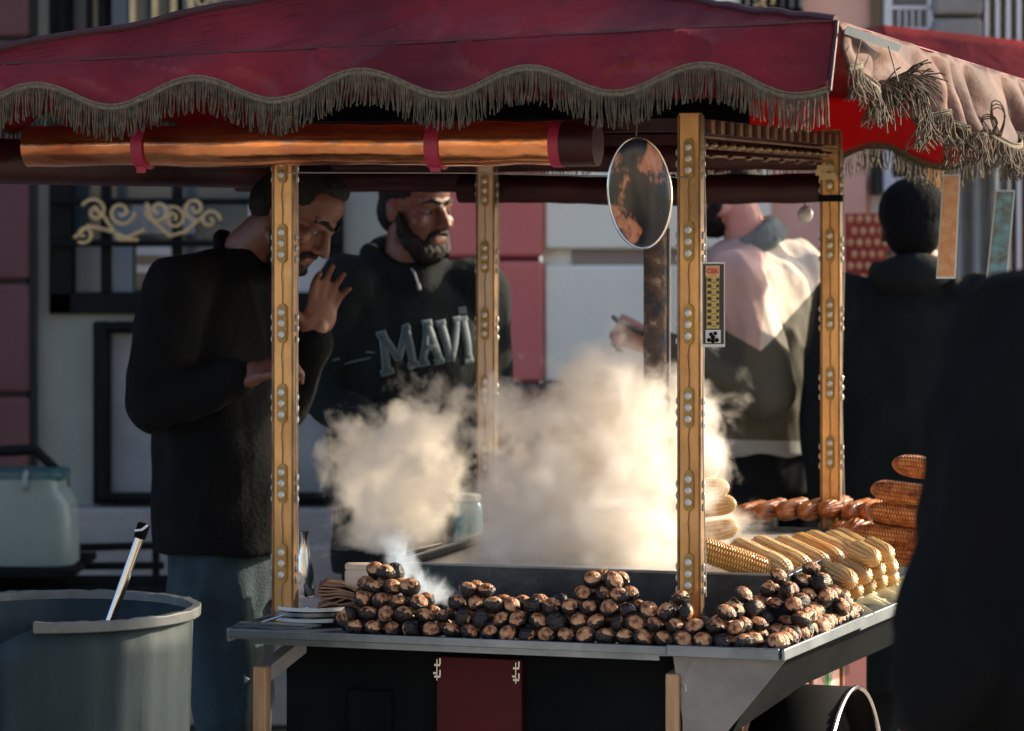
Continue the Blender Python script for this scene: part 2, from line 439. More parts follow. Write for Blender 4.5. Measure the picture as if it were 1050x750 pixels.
# white blocks with a groove, plinth and ledge
ys = (-900, -300, -90, 85, 262)
for k in range(4):
    m = MB(); m.wbox(x2 + .004, x3, WY - .045, WY - .001, P(0, ys[k+1], WY).z + .02, P(0, ys[k], WY).z); m.build('plaster_block', M['wall_white'], bld, bevel=.01)
m = MB(); m.wbox(x2 + .09, x3, WY - .012, WY - .001, P(0, 272, WY).z, P(0, 262, WY).z + .02); m.build('groove', M['joint_tan'], bld)
m = MB(); m.wbox(x2 + .004, x3, WY - .045, WY - .001, P(0, 391, WY).z, P(0, 272, WY).z); m.build('plaster_block', M['wall_white'], bld, bevel=.01)
m = MB(); m.wbox(x1, x4, WY - .09, WY - .001, P(0, 398, WY).z, P(0, 392, WY).z); m.build('ledge', M['joint'], bld)
m = MB(); m.wbox(x1 + .01, x4, WY - .07, WY - .001, 0, P(0, 399, WY).z); m.build('plinth', M['wall_maroon'], bld)
# the grey wall's window: reveal, curtain glass, black frame and wrought iron grille
win = MB(); a = P(WIN[0], WIN[3], WY); b = P(WIN[1], WIN[2], WY)
win.wbox(a.x, b.x, WY + .2, WY + .23, a.z, b.z); wn = win.build('window', M['blue_glass'], bld)
for (q0, q1, r0, r1, mt) in ((75, 88, -255, 118, 'curtain'), (88, 100, -255, 118, 'blue_glass'), (113, 132, -255, 118, 'blue_frame'), (186, 250, -255, 118, 'curtain'),
                             (78, 103, 252, 300, 'curtain'), (116, 136, 215, 302, 'blue_frame'), (136, 200, 205, 240, 'curtain'), (140, 175, 250, 262, 'white_frame'),
                             (140, 175, 272, 280, 'white_frame'), (255, 348, 205, 300, 'white_frame'), (300, 348, 222, 244, 'blue_glass')):
    m = MB(); m.pxbox(q0, q1, r0, r1, WY + .16, .03); m.build('pane', M[mt], wn)
fr = MB()
for q in ((50, 74, -262, 322), (50, 352, 300, 322), (336, 352, -262, 300), (103, 113, -255, 300), (176, 186, -255, 300)):
    fr.pxbox(q[0], q[1], q[2], q[3], WY - .035, .05)
fr.build('frame', M['iron'], wn, bevel=.006)
gr = MB()
for q in (64, 92, 106, 134, 157, 177, 205, 232, 262, 290, 318):
    gr.tube([P(q, 112, WY - .06), P(q, -255, WY - .06)], .011)
gr.tube([P(54, 112, WY-.06), P(350, 112, WY-.06)], .012)
gr.tube([P(54, 207, WY-.06), P(350, 207, WY-.06)], .010)
gr.tube([P(54, 250, WY-.06), P(350, 250, WY-.06)], .010)
gr.build('grille_bars', M['iron'], wn)
gb = MB()
for q in (136, 159, 178, 196): gb.tube([P(q, 60, WY - .085), P(q, -255, WY - .085)], .012)
def spiral(cx, cy, r, turns, a0, flip=1, Y=WY-.09, n=26):
    return [P(cx + r*(1-t)*math.cos(a0 + flip*2*math.pi*turns*t), cy + r*(1-t)*math.sin(a0 + flip*2*math.pi*turns*t), Y) for t in [k/n*.88 for k in range(n+1)]]
for (cx, cy, r, tn, a0, f) in ((86, 240, 10, 1.4, 2.2, -1), (97, 217, 14, 1.3, 3.6, 1), (124, 218, 14, 1.6, 0, 1), (162, 216, 13, 1.5, 3.1, -1), (178, 224, 12, 1.7, 4.4, 1),
                          (200, 214, 12, 1.5, 1.5, 1), (215, 226, 11, 1.4, 0, -1), (342, 210, 13, 1.3, 2.4, 1), (206, 0, 16, 1.6, 1.2, 1), (228, -6, 12, 1.4, 3, -1)):
    gb.tube(spiral(cx, cy, r, tn, a0, f), .0055, 6)
for pts in (((76, 244), (90, 232), (110, 236), (130, 244), (148, 236)), ((96, 212), (108, 224), (122, 246), (142, 246)), ((150, 208), (156, 226), (174, 242), (190, 238), (208, 222)), ((325, 240), (340, 226), (352, 214))):
    gb.tube([P(x, y, WY - .09) for x, y in pts], .006, 6)
gb.build('scrollwork', M['gold_iron'], wn)
# marble panel with dark moulding under the window
pn = MB(); pn.pxbox(108, 345, 340, 508, WY - .02, .019); po = pn.build('marble_panel', M['marble'], bld)
mo = MB()
for q in ((95, 113, 330, 518), (113, 340, 330, 342), (113, 340, 506, 518), (335, 352, 330, 518)): mo.pxbox(*q, WY - .06, .059)
for q in ((98, 109, 334, 514), (109, 340, 334, 339), (109, 340, 509, 514)): mo.pxbox(*q, WY - .08, .02)
mo.build('moulding', M['iron'], po, bevel=.008)
m = MB(); m.pxbox(75, 440, 522, 560, WY - .12, .119); m.build('stone_step', M['stone'], bld, bevel=.01)
m = MB(); m.pxbox(-300, 440, 560, 745, WY - .2, .199); m.build('plinth', M['stone'], bld, bevel=.01)
# salmon part's grille, window, stone pilaster and shutters
m = MB(); m.pxbox(757, 823, -300, 14, WY - .035, .02); g2 = m.build('window', M['curtain'], bld)
m = MB()
for q in (762, 771, 780, 789, 798, 807, 817): m.tube([P(q, 13, WY - .06), P(q, -290, WY - .06)], .0085)
m.tube([P(757, 12, WY-.06), P(823, 12, WY-.06)], .012); m.build('grille_bars', M['iron'], g2)
m = MB(); m.tube(spiral(790, 2, 10, 1.2, 1, 1, WY-.075), .006, 6); m.tube(spiral(776, -2, 8, 1.2, 2, -1, WY-.075), .006, 6); m.build('scrollwork', M['gold_iron'], g2)
m = MB(); m.wbox(x4, XR, WY, WY + .25, 0, HB); m.build('wall', M['wall_white'], bld)
m = MB(); m.pxbox(893, 957, -300, 200, WY - .03, .029); g3 = m.build('window', M['dark_glass'], bld)
m = MB()
for q in ((907, 915, -300, 200), (915, 957, -80, -70), (915, 957, 6, 10), (915, 957, 28, 34), (951, 958, -300, 200)): m.pxbox(*q, WY - .07, .039)
for q in (921, 928, 935, 942): m.pxbox(q, q+2, 10, 28, WY - .066, .03)
m.build('frame', M['white_frame'], g3, bevel=.004)
m = MB(); m.pxbox(915, 951, -70, 6, WY - .05, .018); m.pxbox(915, 951, 10, 28, WY - .05, .018); m.build('pane', M['blue_glass'], g3)
m = MB()
for ya, yb in ((-300, -100), (-97, 15), (19, 150), (153, 300), (303, 470), (473, 744)): m.pxbox(958, 1008, ya, yb, WY - .13, .129)
m.build('stone_pilaster', M['stone'], bld, bevel=.012)
m = MB(); m.pxbox(1010, 1100, -300, 520, WY - .03, .029); g4 = m.build('window', M['dark_glass'], bld)
m = MB()
for q in range(1010, 1100, 11): m.pxbox(q, q+4, -300, 520, WY - .07, .03)
m.build('shutter_slats', M['white_frame'], g4)
m = MB(); m.pxbox(866, 888, 180, 222, WY - .04, .039); m.build('salmon_patch', M['wall_salmon'], bld)
m = MB()
for k in range(9): m.pxbox(915 + k*5, 918 + k*5, 182, 200, WY - .2, .03)
m.pxbox(912, 962, 200, 212, WY - .2, .03); g5 = m.build('vent_louvre', M['white_frame'], bld)

# unseen house across the street, added to bounce warm sunlight onto the cart
ob = empty('added_facing_house', (0, -11, 0), 'unseen sunlit ochre house added behind the photographer to bounce warm light', 'building')
m = MB(); m.wbox(-14, 10, -12, -11, 0, 7.5); m.build('wall', M['facade'], ob)
m = MB()
for k in range(7): m.wbox(-12.5 + k*3.2, -11.3 + k*3.2, -11.0, -10.96, 1.2, 3.0); m.wbox(-12.5 + k*3.2, -11.3 + k*3.2, -11.0, -10.96, 4.3, 6.1)
m.build('windows', M['dark_glass'], ob)

# ------------------------------------------------------------------ things along the left side
rail = empty('black_railing', P(90, 640, 9.6), 'low black tubular metal railing in front of the grey wall, left of the men', 'railing')
m = MB()
Yr = 9.5
for (a, b) in (((-60, 582), (168, 580)), ((-60, 606), (188, 603)), ((70, 562), (178, 559)), ((-60, 466), (38, 461))):
    m.tube([P(*a, Yr), P(*b, Yr)], .011 if b[1] < 600 and b[1] > 500 else .016, 8)
m.tube([P(36, 461, Yr), P(66, 490, Yr), P(68, 520, Yr), P(70, 740, Yr)], .014)
for q in (160, 185): m.tube([P(q, 560, Yr), P(q, 742, Yr)], .011)
m.tube([P(-60, 461, Yr), P(-60, 742, Yr)], .014)
m.build('frame', M['iron'], rail)
m = MB(); m.pxbox(-80, 190, 608, 616, 9.3, .45); m.build('lower_shelf', M['black_board'], rail)
m = MB(); m.pxbox(-80, 76, 585, 592, 9.2, .5); m.build('upper_shelf', M['black_board'], rail)
tub = empty('plastic_tub', P(20, 584, 9.4), 'milky teal plastic water canister with dark teal lid on the railing shelf', 'canister')
m = MB(); c = P(22, 584, 9.42); sx = .147
prof = [(c + Vector((0,0,h)), a, .12) for h, a in ((0.0,.150),(.01,.158),(.16,.156),(.17,.150),(.19,.152),(.20,.145),(.225,.13),(.232,.122),(.262,.122))]
m.loft(prof, Vector((1,0,0)), Vector((0,1,0)), 40, 5.0); m.build('body', M['tub'], tub)
m = MB(); m.loft([(c + Vector((0,0,h)), a, .115) for h, a in ((.258,.128),(.263,.132),(.28,.132),(.284,.126))], Vector((1,0,0)), Vector((0,1,0)), 40, 5.0); m.build('lid', M['teal_lid'], tub)
m = MB(); m.tube([c + Vector((.03,-.122,.235)), c + Vector((.03,-.137,.25)), c + Vector((.03,-.135,.275)), c + Vector((.03,-.12,.285))], .008, 6); m.build('latch', M['tub'], tub)
bag = MB()
c = P(14, 615, 9.1); bag.ell(c, (.06,.05,.02)); bag.ell(c + Vector((-.05,0,.0)), (.05,.05,.016))
bo = remeshed(bag, 'plastic_bag', M['tub'], None, .006, 2, .006, 30); tag(bo, 'small crumpled pale plastic bag lying behind the rim of the grey bin', 'bag')

# big grey bin with broken rim and the metal handle standing in it
bn = empty('grey_bin', P(60, 750, 5.95), 'large scuffed grey plastic bin with chipped rim at the lower left corner', 'bin')
bc = P(62, 626, 5.95); r0 = .237; bz = bc.z
def binwall(rad0, rad1, z0, z1, seg=96, cut=True, inner=False):
    m = MB()
    def fn(a, b):
        t = 2*math.pi*a
        zz = z0 + (z1-z0)*b
        rr = rad0 + (rad1-rad0)*b + .0015*math.sin(t*24)
        if cut:
            x = math.cos(t)*1.0; fr = -math.sin(t)
            if fr > .1 and x < -.08:                  # the torn front left of the rim folds inwards
                k = min(1, (-.08 - x)/.35)*b**3
                zz -= .035*k*(1 + .3*noise.noise(Vector((t*6, 0, 0)))); rr -= .03*k
        return Vector((bc.x + rr*math.cos(t), bc.y + rr*math.sin(t), zz))
    m.grid(fn, seg, 16); return m
o = binwall(.205, r0-.004, .0, bz - .006).build('body', M['bin'], bn, solid=.005)
m = MB(); m.lathe((bc.x, bc.y, 0), [(.2, .002), (.2, .02)]); m.build('bottom', M['bin'], bn)
def rim(t0, t1, rr=r0 + .004, dz=0):
    m = MB(); n = 60
    sec = ((-.009,-.011),(.009,-.010),(.010,.009),(-.008,.008))
    rows = []
    for i in range(n+1):
        t = t0 + (t1-t0)*i/n
        nb = .004*noise.noise(Vector((t*9, 2, 0)))
        rows.append([m.bm.verts.new(Vector((bc.x + (rr+a)*math.cos(t), bc.y + (rr+a)*math.sin(t), bz + b + (nb if b > 0 else 0) + dz))) for a, b in sec])
    for i in range(n):
        for k in range(4): m.face([rows[i][k], rows[i][(k+1)%4], rows[i+1][(k+1)%4], rows[i+1][k]])
    m.face(rows[0]); m.face(rows[-1][::-1]); return m
rim(R(-93), R(150)).build('rim', M['bin_rim'], bn, bevel=.002)
m = MB()
for k in range(16):
    t = 2*math.pi*k/16
    m.tube([Vector((bc.x + (.208 + .023*h/bz*1.0)*math.cos(t), bc.y + (.208 + .023*h/bz)*math.sin(t), h)) for h in (.02, bz*.5, bz-.05)], .004, 6)
m.build('rib', M['bin'], bn)
hd = empty('metal_handle', P(112, 660, 6.0), 'round steel tool handle with black cap leaning out of the grey bin', 'tool')
a = P(104, 662, 6.0); b = P(143, 552, 6.02)
m = MB(); m.tube([a, b], .0088, 16); m.build('shaft', M['chrome'], hd)
c = P(148, 537, 6.02); m = MB(); m.tube([b, b + (c-b)*.3, b + (c-b)*.9, c], [.0105, .0115, .0118, .010], 16); ho = m.build('cap', M['rubber'], hd)
m = MB(); m.tube([b + (c-b)*.55 + Vector((-.012,-.012,0)), b + (c-b)*.62 + Vector((.0,-.0145,.0)), b + (c-b)*.7 + Vector((.01,-.0105,.006))], .0022, 6); m.build('cap_scratch', M['white_frame'], ho)
# ------------------------------------------------------------------ the cart
cart = empty('chestnut_cart', K(-.35, .6, 0), 'street food cart with steel counter, brass posts, red scalloped canopy and gold fringe', 'food cart')
TZ = .817
A = (-.873, -.128); B = (.198, -.128); Cc = (.325, 1.45); D = (-.873, 1.45)
def pl(pts, z): return [K(u, v, z) for u, v in pts]
m = MB(); m.prism(pl((A, B, Cc, D), TZ-.014), (0,0,.012)); m.build('counter', M['steel'], cart)
def lip(p, q, z0, z1, th, name='rim', mat='steel', side=1):
    a = K(*p, 0); b = K(*q, 0); d = (b-a).normalized(); n = Vector((d.y, -d.x, 0))*th*side
    m = MB(); m.box8([a+Vector((0,0,z0)), b+Vector((0,0,z0)), b+n+Vector((0,0,z0)), a+n+Vector((0,0,z0)), a+Vector((0,0,z1)), b+Vector((0,0,z1)), b+n+Vector((0,0,z1)), a+n+Vector((0,0,z1))])
    return m.build(name, M[mat], cart, bevel=.0015)
lip(A, (B[0]-.21, B[1]), TZ-.011, TZ+.005, .005)
lip((B[0]-.21, B[1]), B, TZ-.013, TZ+.008, .009)
lip((.203, -.137), (.246, .40), TZ-.013, TZ+.008, .006)
lip((.238, .40), (Cc[0], Cc[1]), TZ-.022, TZ+.003, .005)
lip(D, A, TZ-.02, TZ+.006, .005)
lip(Cc, D, TZ-.02, TZ+.006, .005)
# secondary lip line under the front
m = MB(); m.kbox(-.83, -.03, -.118, -.112, TZ-.024, TZ-.015); m.build('under_rail', M['steel'], cart)
# basin
BU0, BU1, BV0, BV1, BZ = -.66, .14, .205, 1.2, .917
for (u0, u1, v0, v1) in ((BU0, BU1, BV0, BV0+.006), (BU0, BU1, BV1-.006, BV1), (BU0, BU0+.006, BV0+.006, BV1-.006), (BU1-.006, BU1, BV0+.006, BV1-.006)):
    m = MB(); m.kbox(u0, u1, v0, v1, TZ, BZ); m.build('basin_wall', M['basin'], cart)
m = MB()
for (u0, u1, v0, v1) in ((BU0-.004, BU1+.004, BV0-.004, BV0+.01), (BU0-.004, BU0+.010, BV0+.01, BV1), (BU1-.01, BU1+.004, BV0+.01, BV1)): m.kbox(u0, u1, v0, v1, BZ+.001, BZ+.005)
m.build('basin_edge', M['steel'], cart, bevel=.001)
m = MB(); m.kbox(BU0+.01, BU1-.01, BV0+.012, BV1-.008, BZ-.03, BZ-.012); m.build('hot_plate', M['hot_steel'], cart)
# front and side boards, legs
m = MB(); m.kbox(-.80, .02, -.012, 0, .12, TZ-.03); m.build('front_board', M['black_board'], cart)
ul, ur = u_of(448, -.03), u_of(535, -.03)
m = MB(); m.kbox(ul, ur, -.032, -.014, .12, TZ-.045); dr = m.build('door', M['red_board'], cart, bevel=.002)
for uu in (ul + .004, ur - .008):
    m = MB()
    for zz in (0, .022): 
        m.kbox(uu-.007, uu+.005, -.037, -.033, TZ-.085+zz, TZ-.081+zz); m.kbox(uu+.003, uu+.006, -.037, -.033, TZ-.081+zz, TZ-.070+zz)
    m.kbox(uu-.008, uu-.001, -.040, -.033, TZ-.078, TZ-.074)
    m.tube([K(uu-.002, -.036, TZ-.09), K(uu-.002, -.036, TZ-.05)], .0018, 6)
    m.build('hinge', M['chrome'], dr)
m = MB(); m.kbox(u_of(355,-.03), u_of(400,-.03), -.024, -.013, .12, .70); m.build('shelf_door', M['black_board'], cart, bevel=.003)
for (q0, q1, qt) in ((259, 272, 684), (682, 697, 691)):
    vv = -.11; a = u_of(q0, vv); b = u_of(q1, vv)
    zt_ = P(0, qt, K(a, vv, 0).y).z
    m = MB(); m.kbox(a, b, vv, vv+.03, .0, zt_); lg = m.build('leg', M['wood'], cart, bevel=.003)
    m = MB(); m.tube([K(a-.008, vv, zt_-.025), K(a-.014, vv-.003, zt_-.018), K(a-.012, vv-.003, zt_-.03)] if q0 < 300 else [K(b+.004, vv, zt_-.022), K(b+.012, vv-.003, zt_-.018), K(b+.012, vv-.003, zt_-.03)], .003, 6); m.build('hook', M['chrome'], lg)
    m = MB(); m.box8([K(a, vv+.03, zt_-.03), K(b, vv+.03, zt_-.03), K(b+.05, -.02, TZ-.05), K(a+.05, -.02, TZ-.05), K(a, vv+.03, zt_), K(b, vv+.03, zt_), K(b+.05, -.02, TZ-.02), K(a+.05, -.02, TZ-.02)]); m.build('brace', M['steel_dull'], lg)
# folded steel gusset below the front right corner
v_ = -.115
def kp(px, py, v): 
    u = u_of(px, v); Y = K(u, v, 0).y; return K(u, v, P(0, py, Y).z)
m = MB(); m.prism([kp(x, y, v_) for x, y in ((712, 672), (806, 672), (806, 677), (700, 806), (700, 700))], CV*.004); m.build('gusset', M['steel_dull'], cart)
m = MB(); m.prism([kp(x, y, v_+.01) for x, y in ((690, 672), (712, 672), (716, 810), (700, 740))], CV*.03); m.build('corner_post', M['steel_dull'], cart)
# side skirt under the right lip with a slanting lower edge
def sp(u, v, z): return K(u, v, z)
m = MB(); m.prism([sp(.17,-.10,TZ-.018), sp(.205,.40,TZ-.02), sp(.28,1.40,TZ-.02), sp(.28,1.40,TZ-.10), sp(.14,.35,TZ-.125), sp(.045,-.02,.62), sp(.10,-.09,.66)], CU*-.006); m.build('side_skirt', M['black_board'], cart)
m = MB(); m.kbox(.05, .06, .0, 1.4, .1, TZ-.03); sb = m.build('side_board', M['red_board'], cart)
for (v0, v1) in ((.12, .40), (.42, .74), (.76, 1.06)):
    m = MB(); m.kbox(.0625, .068, v0, v1, .15, TZ-.05); pb = m.build('painted_panel', M['rose_board'], sb, bevel=.002)
    m = MB(); vm = (v0+v1)/2
    for k in range(7):
        t = -1 + 2*k/6
        m.prism([K(.071, vm + t*.02, .60), K(.071, vm + t*.075 + .01, .66 + .05*(1-abs(t))), K(.071, vm + t*.03 + .008, .61)], CU*.001)
    m.tube([K(.071, vm, .2), K(.071, vm+.005, .62), K(.071, vm-.004, .76)], .004, 6)
    m.build('painted_leaves', M['green_paint'], pb)
    m = MB()
    for k in range(5): m.ell(K(.071, vm - .06 + k*.03, .5 - .05*(k % 2)), (.006, .012, .03))
    m.build('painted_petals', M['yellow_paint'], pb)
for vv in (.11, .41, .75, 1.07):
    m = MB(); m.kbox(.062, .075, vv-.008, vv+.008, .1, TZ-.03); m.build('trim_strip', M['brass_dark'], sb)
# wheel under its black mudguard
wc = K(.17, .30, .35)
Mw = Matrix(((CU.x, -CU.y*-1*0 + CV.x, 0), (CU.y, CV.y, 0), (0, 0, 1)))
def arc_strip(r, u0, u1, a0, a1, n=40, th=.003):
    m = MB()
    def fn(a, b):
        t = a0 + (a1-a0)*a
        return wc + CU*(u0 + (u1-u0)*b) + CV*(r*math.cos(t)) + Vector((0,0,r*math.sin(t)))
    m.grid(fn, n, 2); return m
mg = arc_strip(.345, -.085, .075, R(5), R(175)).build('mudguard', M['rubber'], cart, solid=.004)
m = MB(); m.tube([wc + CU*.077 + CV*(.345*math.cos(R(t))) + Vector((0,0,.345*math.sin(R(t)))) for t in range(5, 176, 5)], .005, 8); m.build('guard_edge', M['chrome'], mg)
def ring(R0, r, u, seg=64):
    m = MB()
    def fn(a, b):
        t = 2*math.pi*a; s_ = 2*math.pi*b
        return wc + CU*(u + r*math.sin(s_)) + (CV*math.cos(t) + Vector((0,0,math.sin(t))))*(R0 + r*math.cos(s_))
    m.grid(fn, seg, 10); return m
wh = ring(.312, .03, 0).build('wheel', M['rubber'], cart)
ring(.285, .012, 0).build('rim', M['chrome'], wh)
m = MB()
for k in range(12):
    t = 2*math.pi*k/12; m.tube([wc, wc + (CV*math.cos(t) + Vector((0,0,math.sin(t))))*.285], .003, 6)
m.tube([wc - CU*.16, wc + CU*.06], .016, 12); m.build('spokes', M['chrome'], wh)
wc2 = wc - CU*1.0
w2 = dup(wh); w2.parent = cart; w2.location = Vector(wh.location) - CU*1.0

# posts with their little lamp plates
POSTS = {'fr': (0, 0), 'fl': (-.808, 0), 'br': (0, 1.3), 'bm': (-.808, 1.3)}
PT = 1.80
def led_module_mesh():
    m = MB(); h = .0375; wd = .0092
    pts = [(-wd, -h*.82), (-wd*.45, -h), (wd*.45, -h), (wd, -h*.82), (wd, h*.82), (wd*.45, h), (-wd*.45, h), (-wd, h*.82)]
    m.prism([Vector((x, -.001, z)) for x, z in pts], (0, -.004, 0))
    m.mi = 1
    for k in (-1, 0, 1): m.ell((0, -.008, k*.0215), (.0074, .006, .0074), None, 12, 8)
    m.mi = 2; m.tube([Vector((.001, -.002, -h)), Vector((-.0012, -.0025, -.06)), Vector((.0008, -.002, -.09)), Vector((0, -.002, -.158+h))], .0008, 5)
    me = m.build('led_module', [M['led_plate'], M['bulb'], M['wire']]); return me
led0 = led_module_mesh(); first_led = [led0]
def put_led(parent, loc, rz, sc=1.0):
    if first_led: o = first_led.pop()
    else: o = led0.copy(); COL.objects.link(o)
    adopt(o, parent); o.location = loc; o.rotation_euler = (0, 0, rz); o.scale = (sc, sc, 1)
for key, (pu, pv) in POSTS.items():
    z0 = TZ - .002
    hw = .0195
    m = MB()
    m.kbox(pu-hw, pu+hw, pv-.012, pv+.012, z0, PT)
    m.mi = 1
    m.kbox(pu-hw-.003, pu-hw+.002, pv-.0145, pv+.014, z0, PT-.004); m.kbox(pu+hw-.001, pu+hw+.0035, pv-.0145, pv+.014, z0, PT-.004)
    po = m.build('post', [M['brass_pink' if key in ('bm',) else 'brass'], M['brass_dark']], cart, bevel=.0012)
    off = {'fr': 0, 'fl': .006, 'br': .02, 'bm': .05}[key]
    for k in range(7):
        zz = 1.715 - off - k*.1545
        if zz < TZ + .04: continue
        put_led(po, K(pu, pv-.013, zz), CROT)
        if True:
            put_led(po, K(pu+hw-.0005, pv, zz - .01), CROT + math.pi/2, .72)
            put_led(po, K(pu-hw+.0005, pv, zz - .01), CROT - math.pi/2, .72)
    m = MB(); m.tube([K(pu+hw+.010, pv-.012, PT-.05)] + [K(pu+hw+.010+.003*math.sin(k), pv-.013, PT-.1-k*.1) for k in range(9)], .0013, 5); m.build('cable', M['wire_white'], po)
# strap round the back right post
m = MB(); m.kbox(-.026, .026, 1.3-.018, 1.3+.018, P(0, 207, 7.44).z, P(0, 200, 7.44).z); m.build('post_strap', M['black_board'], cart)
# top rails with carved beads
for (pu, cc) in ((0, 1), (-.808, 0)):
    m = MB(); m.kbox(pu-.016, pu+.016, .014, 1.286, 1.762, 1.79); m.kbox(pu-.013, pu-.009, .014, 1.286, 1.735, 1.741); rl = m.build('top_rail', M['roll_dark'], cart)
    m = MB()
    m.tube([K(pu+.02, .02, 1.756), K(pu+.02, 1.28, 1.754)], .0028, 6)
    m.tube([K(pu-.012, .02, 1.722), K(pu-.012, 1.28, 1.728)], .003, 6)
    for k in range(16):
        vv = .06 + k*.078
        m.ell(K(pu+.005, vv, 1.742), (.014, .026, .008))
        m.box(K(pu+.02, vv+.02, 1.775), (.004, .014, .012), Matrix.Rotation(CROT, 3, 'Z'))
        if k % 2 == 0: m.ell(K(pu-.012, vv, 1.722), (.008, .03, .005))
    m.build('carved_beads', M['brass_dark'], rl)
for vv in (0, 1.3):
    m = MB(); m.kbox(-.79, -.02, vv-.012, vv+.012, 1.765, 1.79); m.build('cross_rail', M['roll_dark'], cart)
m = MB()
for k in range(13): m.box(K(.012+.0*k, 1.1+.02*k, 1.70 + .012*math.sin(k*2)), (.006,.006,.006)); 
m.build('tinsel', M['gold_iron'], cart)

# canopy
uL, uR, vF, vB = -1.46, .3355, -.30, 1.62
def zlow(u):
    base = 1.846 + min(0, (u+.45)*.028)
    return base - .0235*math.cos(2*math.pi*(u+.048)/.3205) - (0.012*max(0, (u-.18)/.15))
def ztop(u): return 1.888 + .062*(u-uL)/(uR-uL)
cn = MB()
def fv(a, b):
    u = uL + (uR-uL)*a; z = ztop(u) + (zlow(u)-ztop(u))*b
    rip = .022*noise.noise(Vector((u*3.2 + z*2, z*5, 0))) + .010*noise.noise(Vector((u*8, z*6, 5))) + .004*noise.noise(Vector((u*5, z*40, 9))) - .010*max(0, 1 - abs(noise.noise(Vector((u*4.5 + z*6, z*9 - u*2, 21))))*5)**2
    return K(u, vF - .055*b**.8 + rip, z)
cn.grid(fv, 220, 10)
# roof planes: hip roof with a short ridge
VR = -.14; RL = (u_of(410, VR), VR, 2.069); RR = (u_of(641, VR), VR, 2.020)
BRL = (RL[0], 1.4, 2.03); BRR = (RR[0], 1.4, 1.99)
def lerp(p, q, t): return tuple(p[i] + (q[i]-p[i])*t for i in range(3))
def sag(p, s, seed):
    u, v, z = p
    return K(u, v, z - s + .010*noise.noise(Vector((u*3, v*3, 1))) + .005*noise.noise(Vector((u*10, v*10, 2))) - .007*max(0, 1 - abs(noise.noise(Vector((u*5 + v*4, v*7 - u*3, 31))))*5)**2)
FLc = (uL, vF, ztop(uL)); FRc = (uR, vF, ztop(uR))
eB = (.50, vB, 1.88); BLc = (uL, vB, 1.885)
def roofplane(p0, p1, q0, q1, seed, nu=60):
    def fn(a, b):
        e = lerp(p0, p1, a); r = lerp(q0, q1, a); p = lerp(e, r, b)
        return sag(p, .016*math.sin(math.pi*b)*min(1, 8*a*(1-a)), seed) if b > 0 else K(*p)
    cn.grid(fn, nu, 14)
roofplane(FLc, FRc, RL, RR, 0, 120)
roofplane(FRc, eB, RR, BRR, 3)
roofplane(eB, BLc, BRR, BRL, 6)
roofplane(BLc, FLc, BRL, RL, 9)
roofplane(RL, RR, BRL, BRR, 9)
canopy = cn.build('canopy', M['red_vinyl'], cart, solid=.003)
# piping along the hips and seams
m = MB()
def hip(p, q): return [sag(lerp(p, q, t), .0, 0) + Vector((0,0,.002)) for t in [k/20 for k in range(21)]]
m.tube(hip(FLc, RL), .008, 8); m.tube(hip(FRc, RR), .008, 8)
m.tube([fv(k/60, 0) + Vector((0,-.001,.0)) for k in range(61)], .0022, 6)
m.tube([fv(1, k/6) + Vector((.002,-.003,0)) for k in range(7)], .004, 6)
m.build('piping', M['piping'], canopy)
# other valances
def side_bot(t): return (1.850 if t < .12 else 1.850 - .05*min(1, (t-.12)/.16)) - .055*t + .022*math.sin(2*math.pi*(t*6.5 + .1)) + (.03*math.exp(-((t-.22)/.06)**2))
def side_pt(t, b, out=0):
    u = uR + (.50-uR)*t; v = vF + (vB-vF)*t
    zt_ = FRc[2] + (eB[2]-FRc[2])*t; z = zt_ + (side_bot(t)-zt_)*b
    fold = .036*math.sin(t*70 + 2.6*math.sin(t*17))*b**.8*(.25 + min(1, t*1.6)) + .014*noise.noise(Vector((t*14, b*2, 3)))
    return K(u + fold + .02*b + out, v, z)
m = MB(); m.grid(lambda a, b: side_pt(a, b), 260, 12); m.build('side_valance', M['sheen_vinyl'], canopy, solid=.003)
def back_bot(u): return 1.742 + .026*math.cos(2*math.pi*(u-.20)/.32 + math.pi)
def back_pt(a, b):
    u = uL + (.50-uL)*a; zt_ = 1.885 - .005*a
    return K(u, vB + .006*math.sin(a*40), zt_ + (back_bot(u)-zt_)*b)
m = MB(); m.grid(back_pt, 160, 8); m.build('back_valance', M['red_back'], canopy, solid=.002)
def left_bot(v): return 1.80 + .022*math.cos(2*math.pi*v/.32)
m = MB(); m.grid(lambda a, b: K(uL + .004*math.sin(a*30), vF + (vB-vF)*a, (1.887-.002*a) + (left_bot(vF + (vB-vF)*a) - (1.887-.002*a))*b), 100, 6); m.build('left_valance', M['red_back'], canopy, solid=.002)
ul_ = u_of(770, vB)
m = MB(); m.grid(lambda a, b: K(uL + .01 + (ul_-uL-.01)*a, vB-.012, 1.884 - .137*b), 60, 4); m.build('shade_sheet', M['black_board'], canopy, solid=.002)  # black sheet added to stand for the shade under the canopy's rear
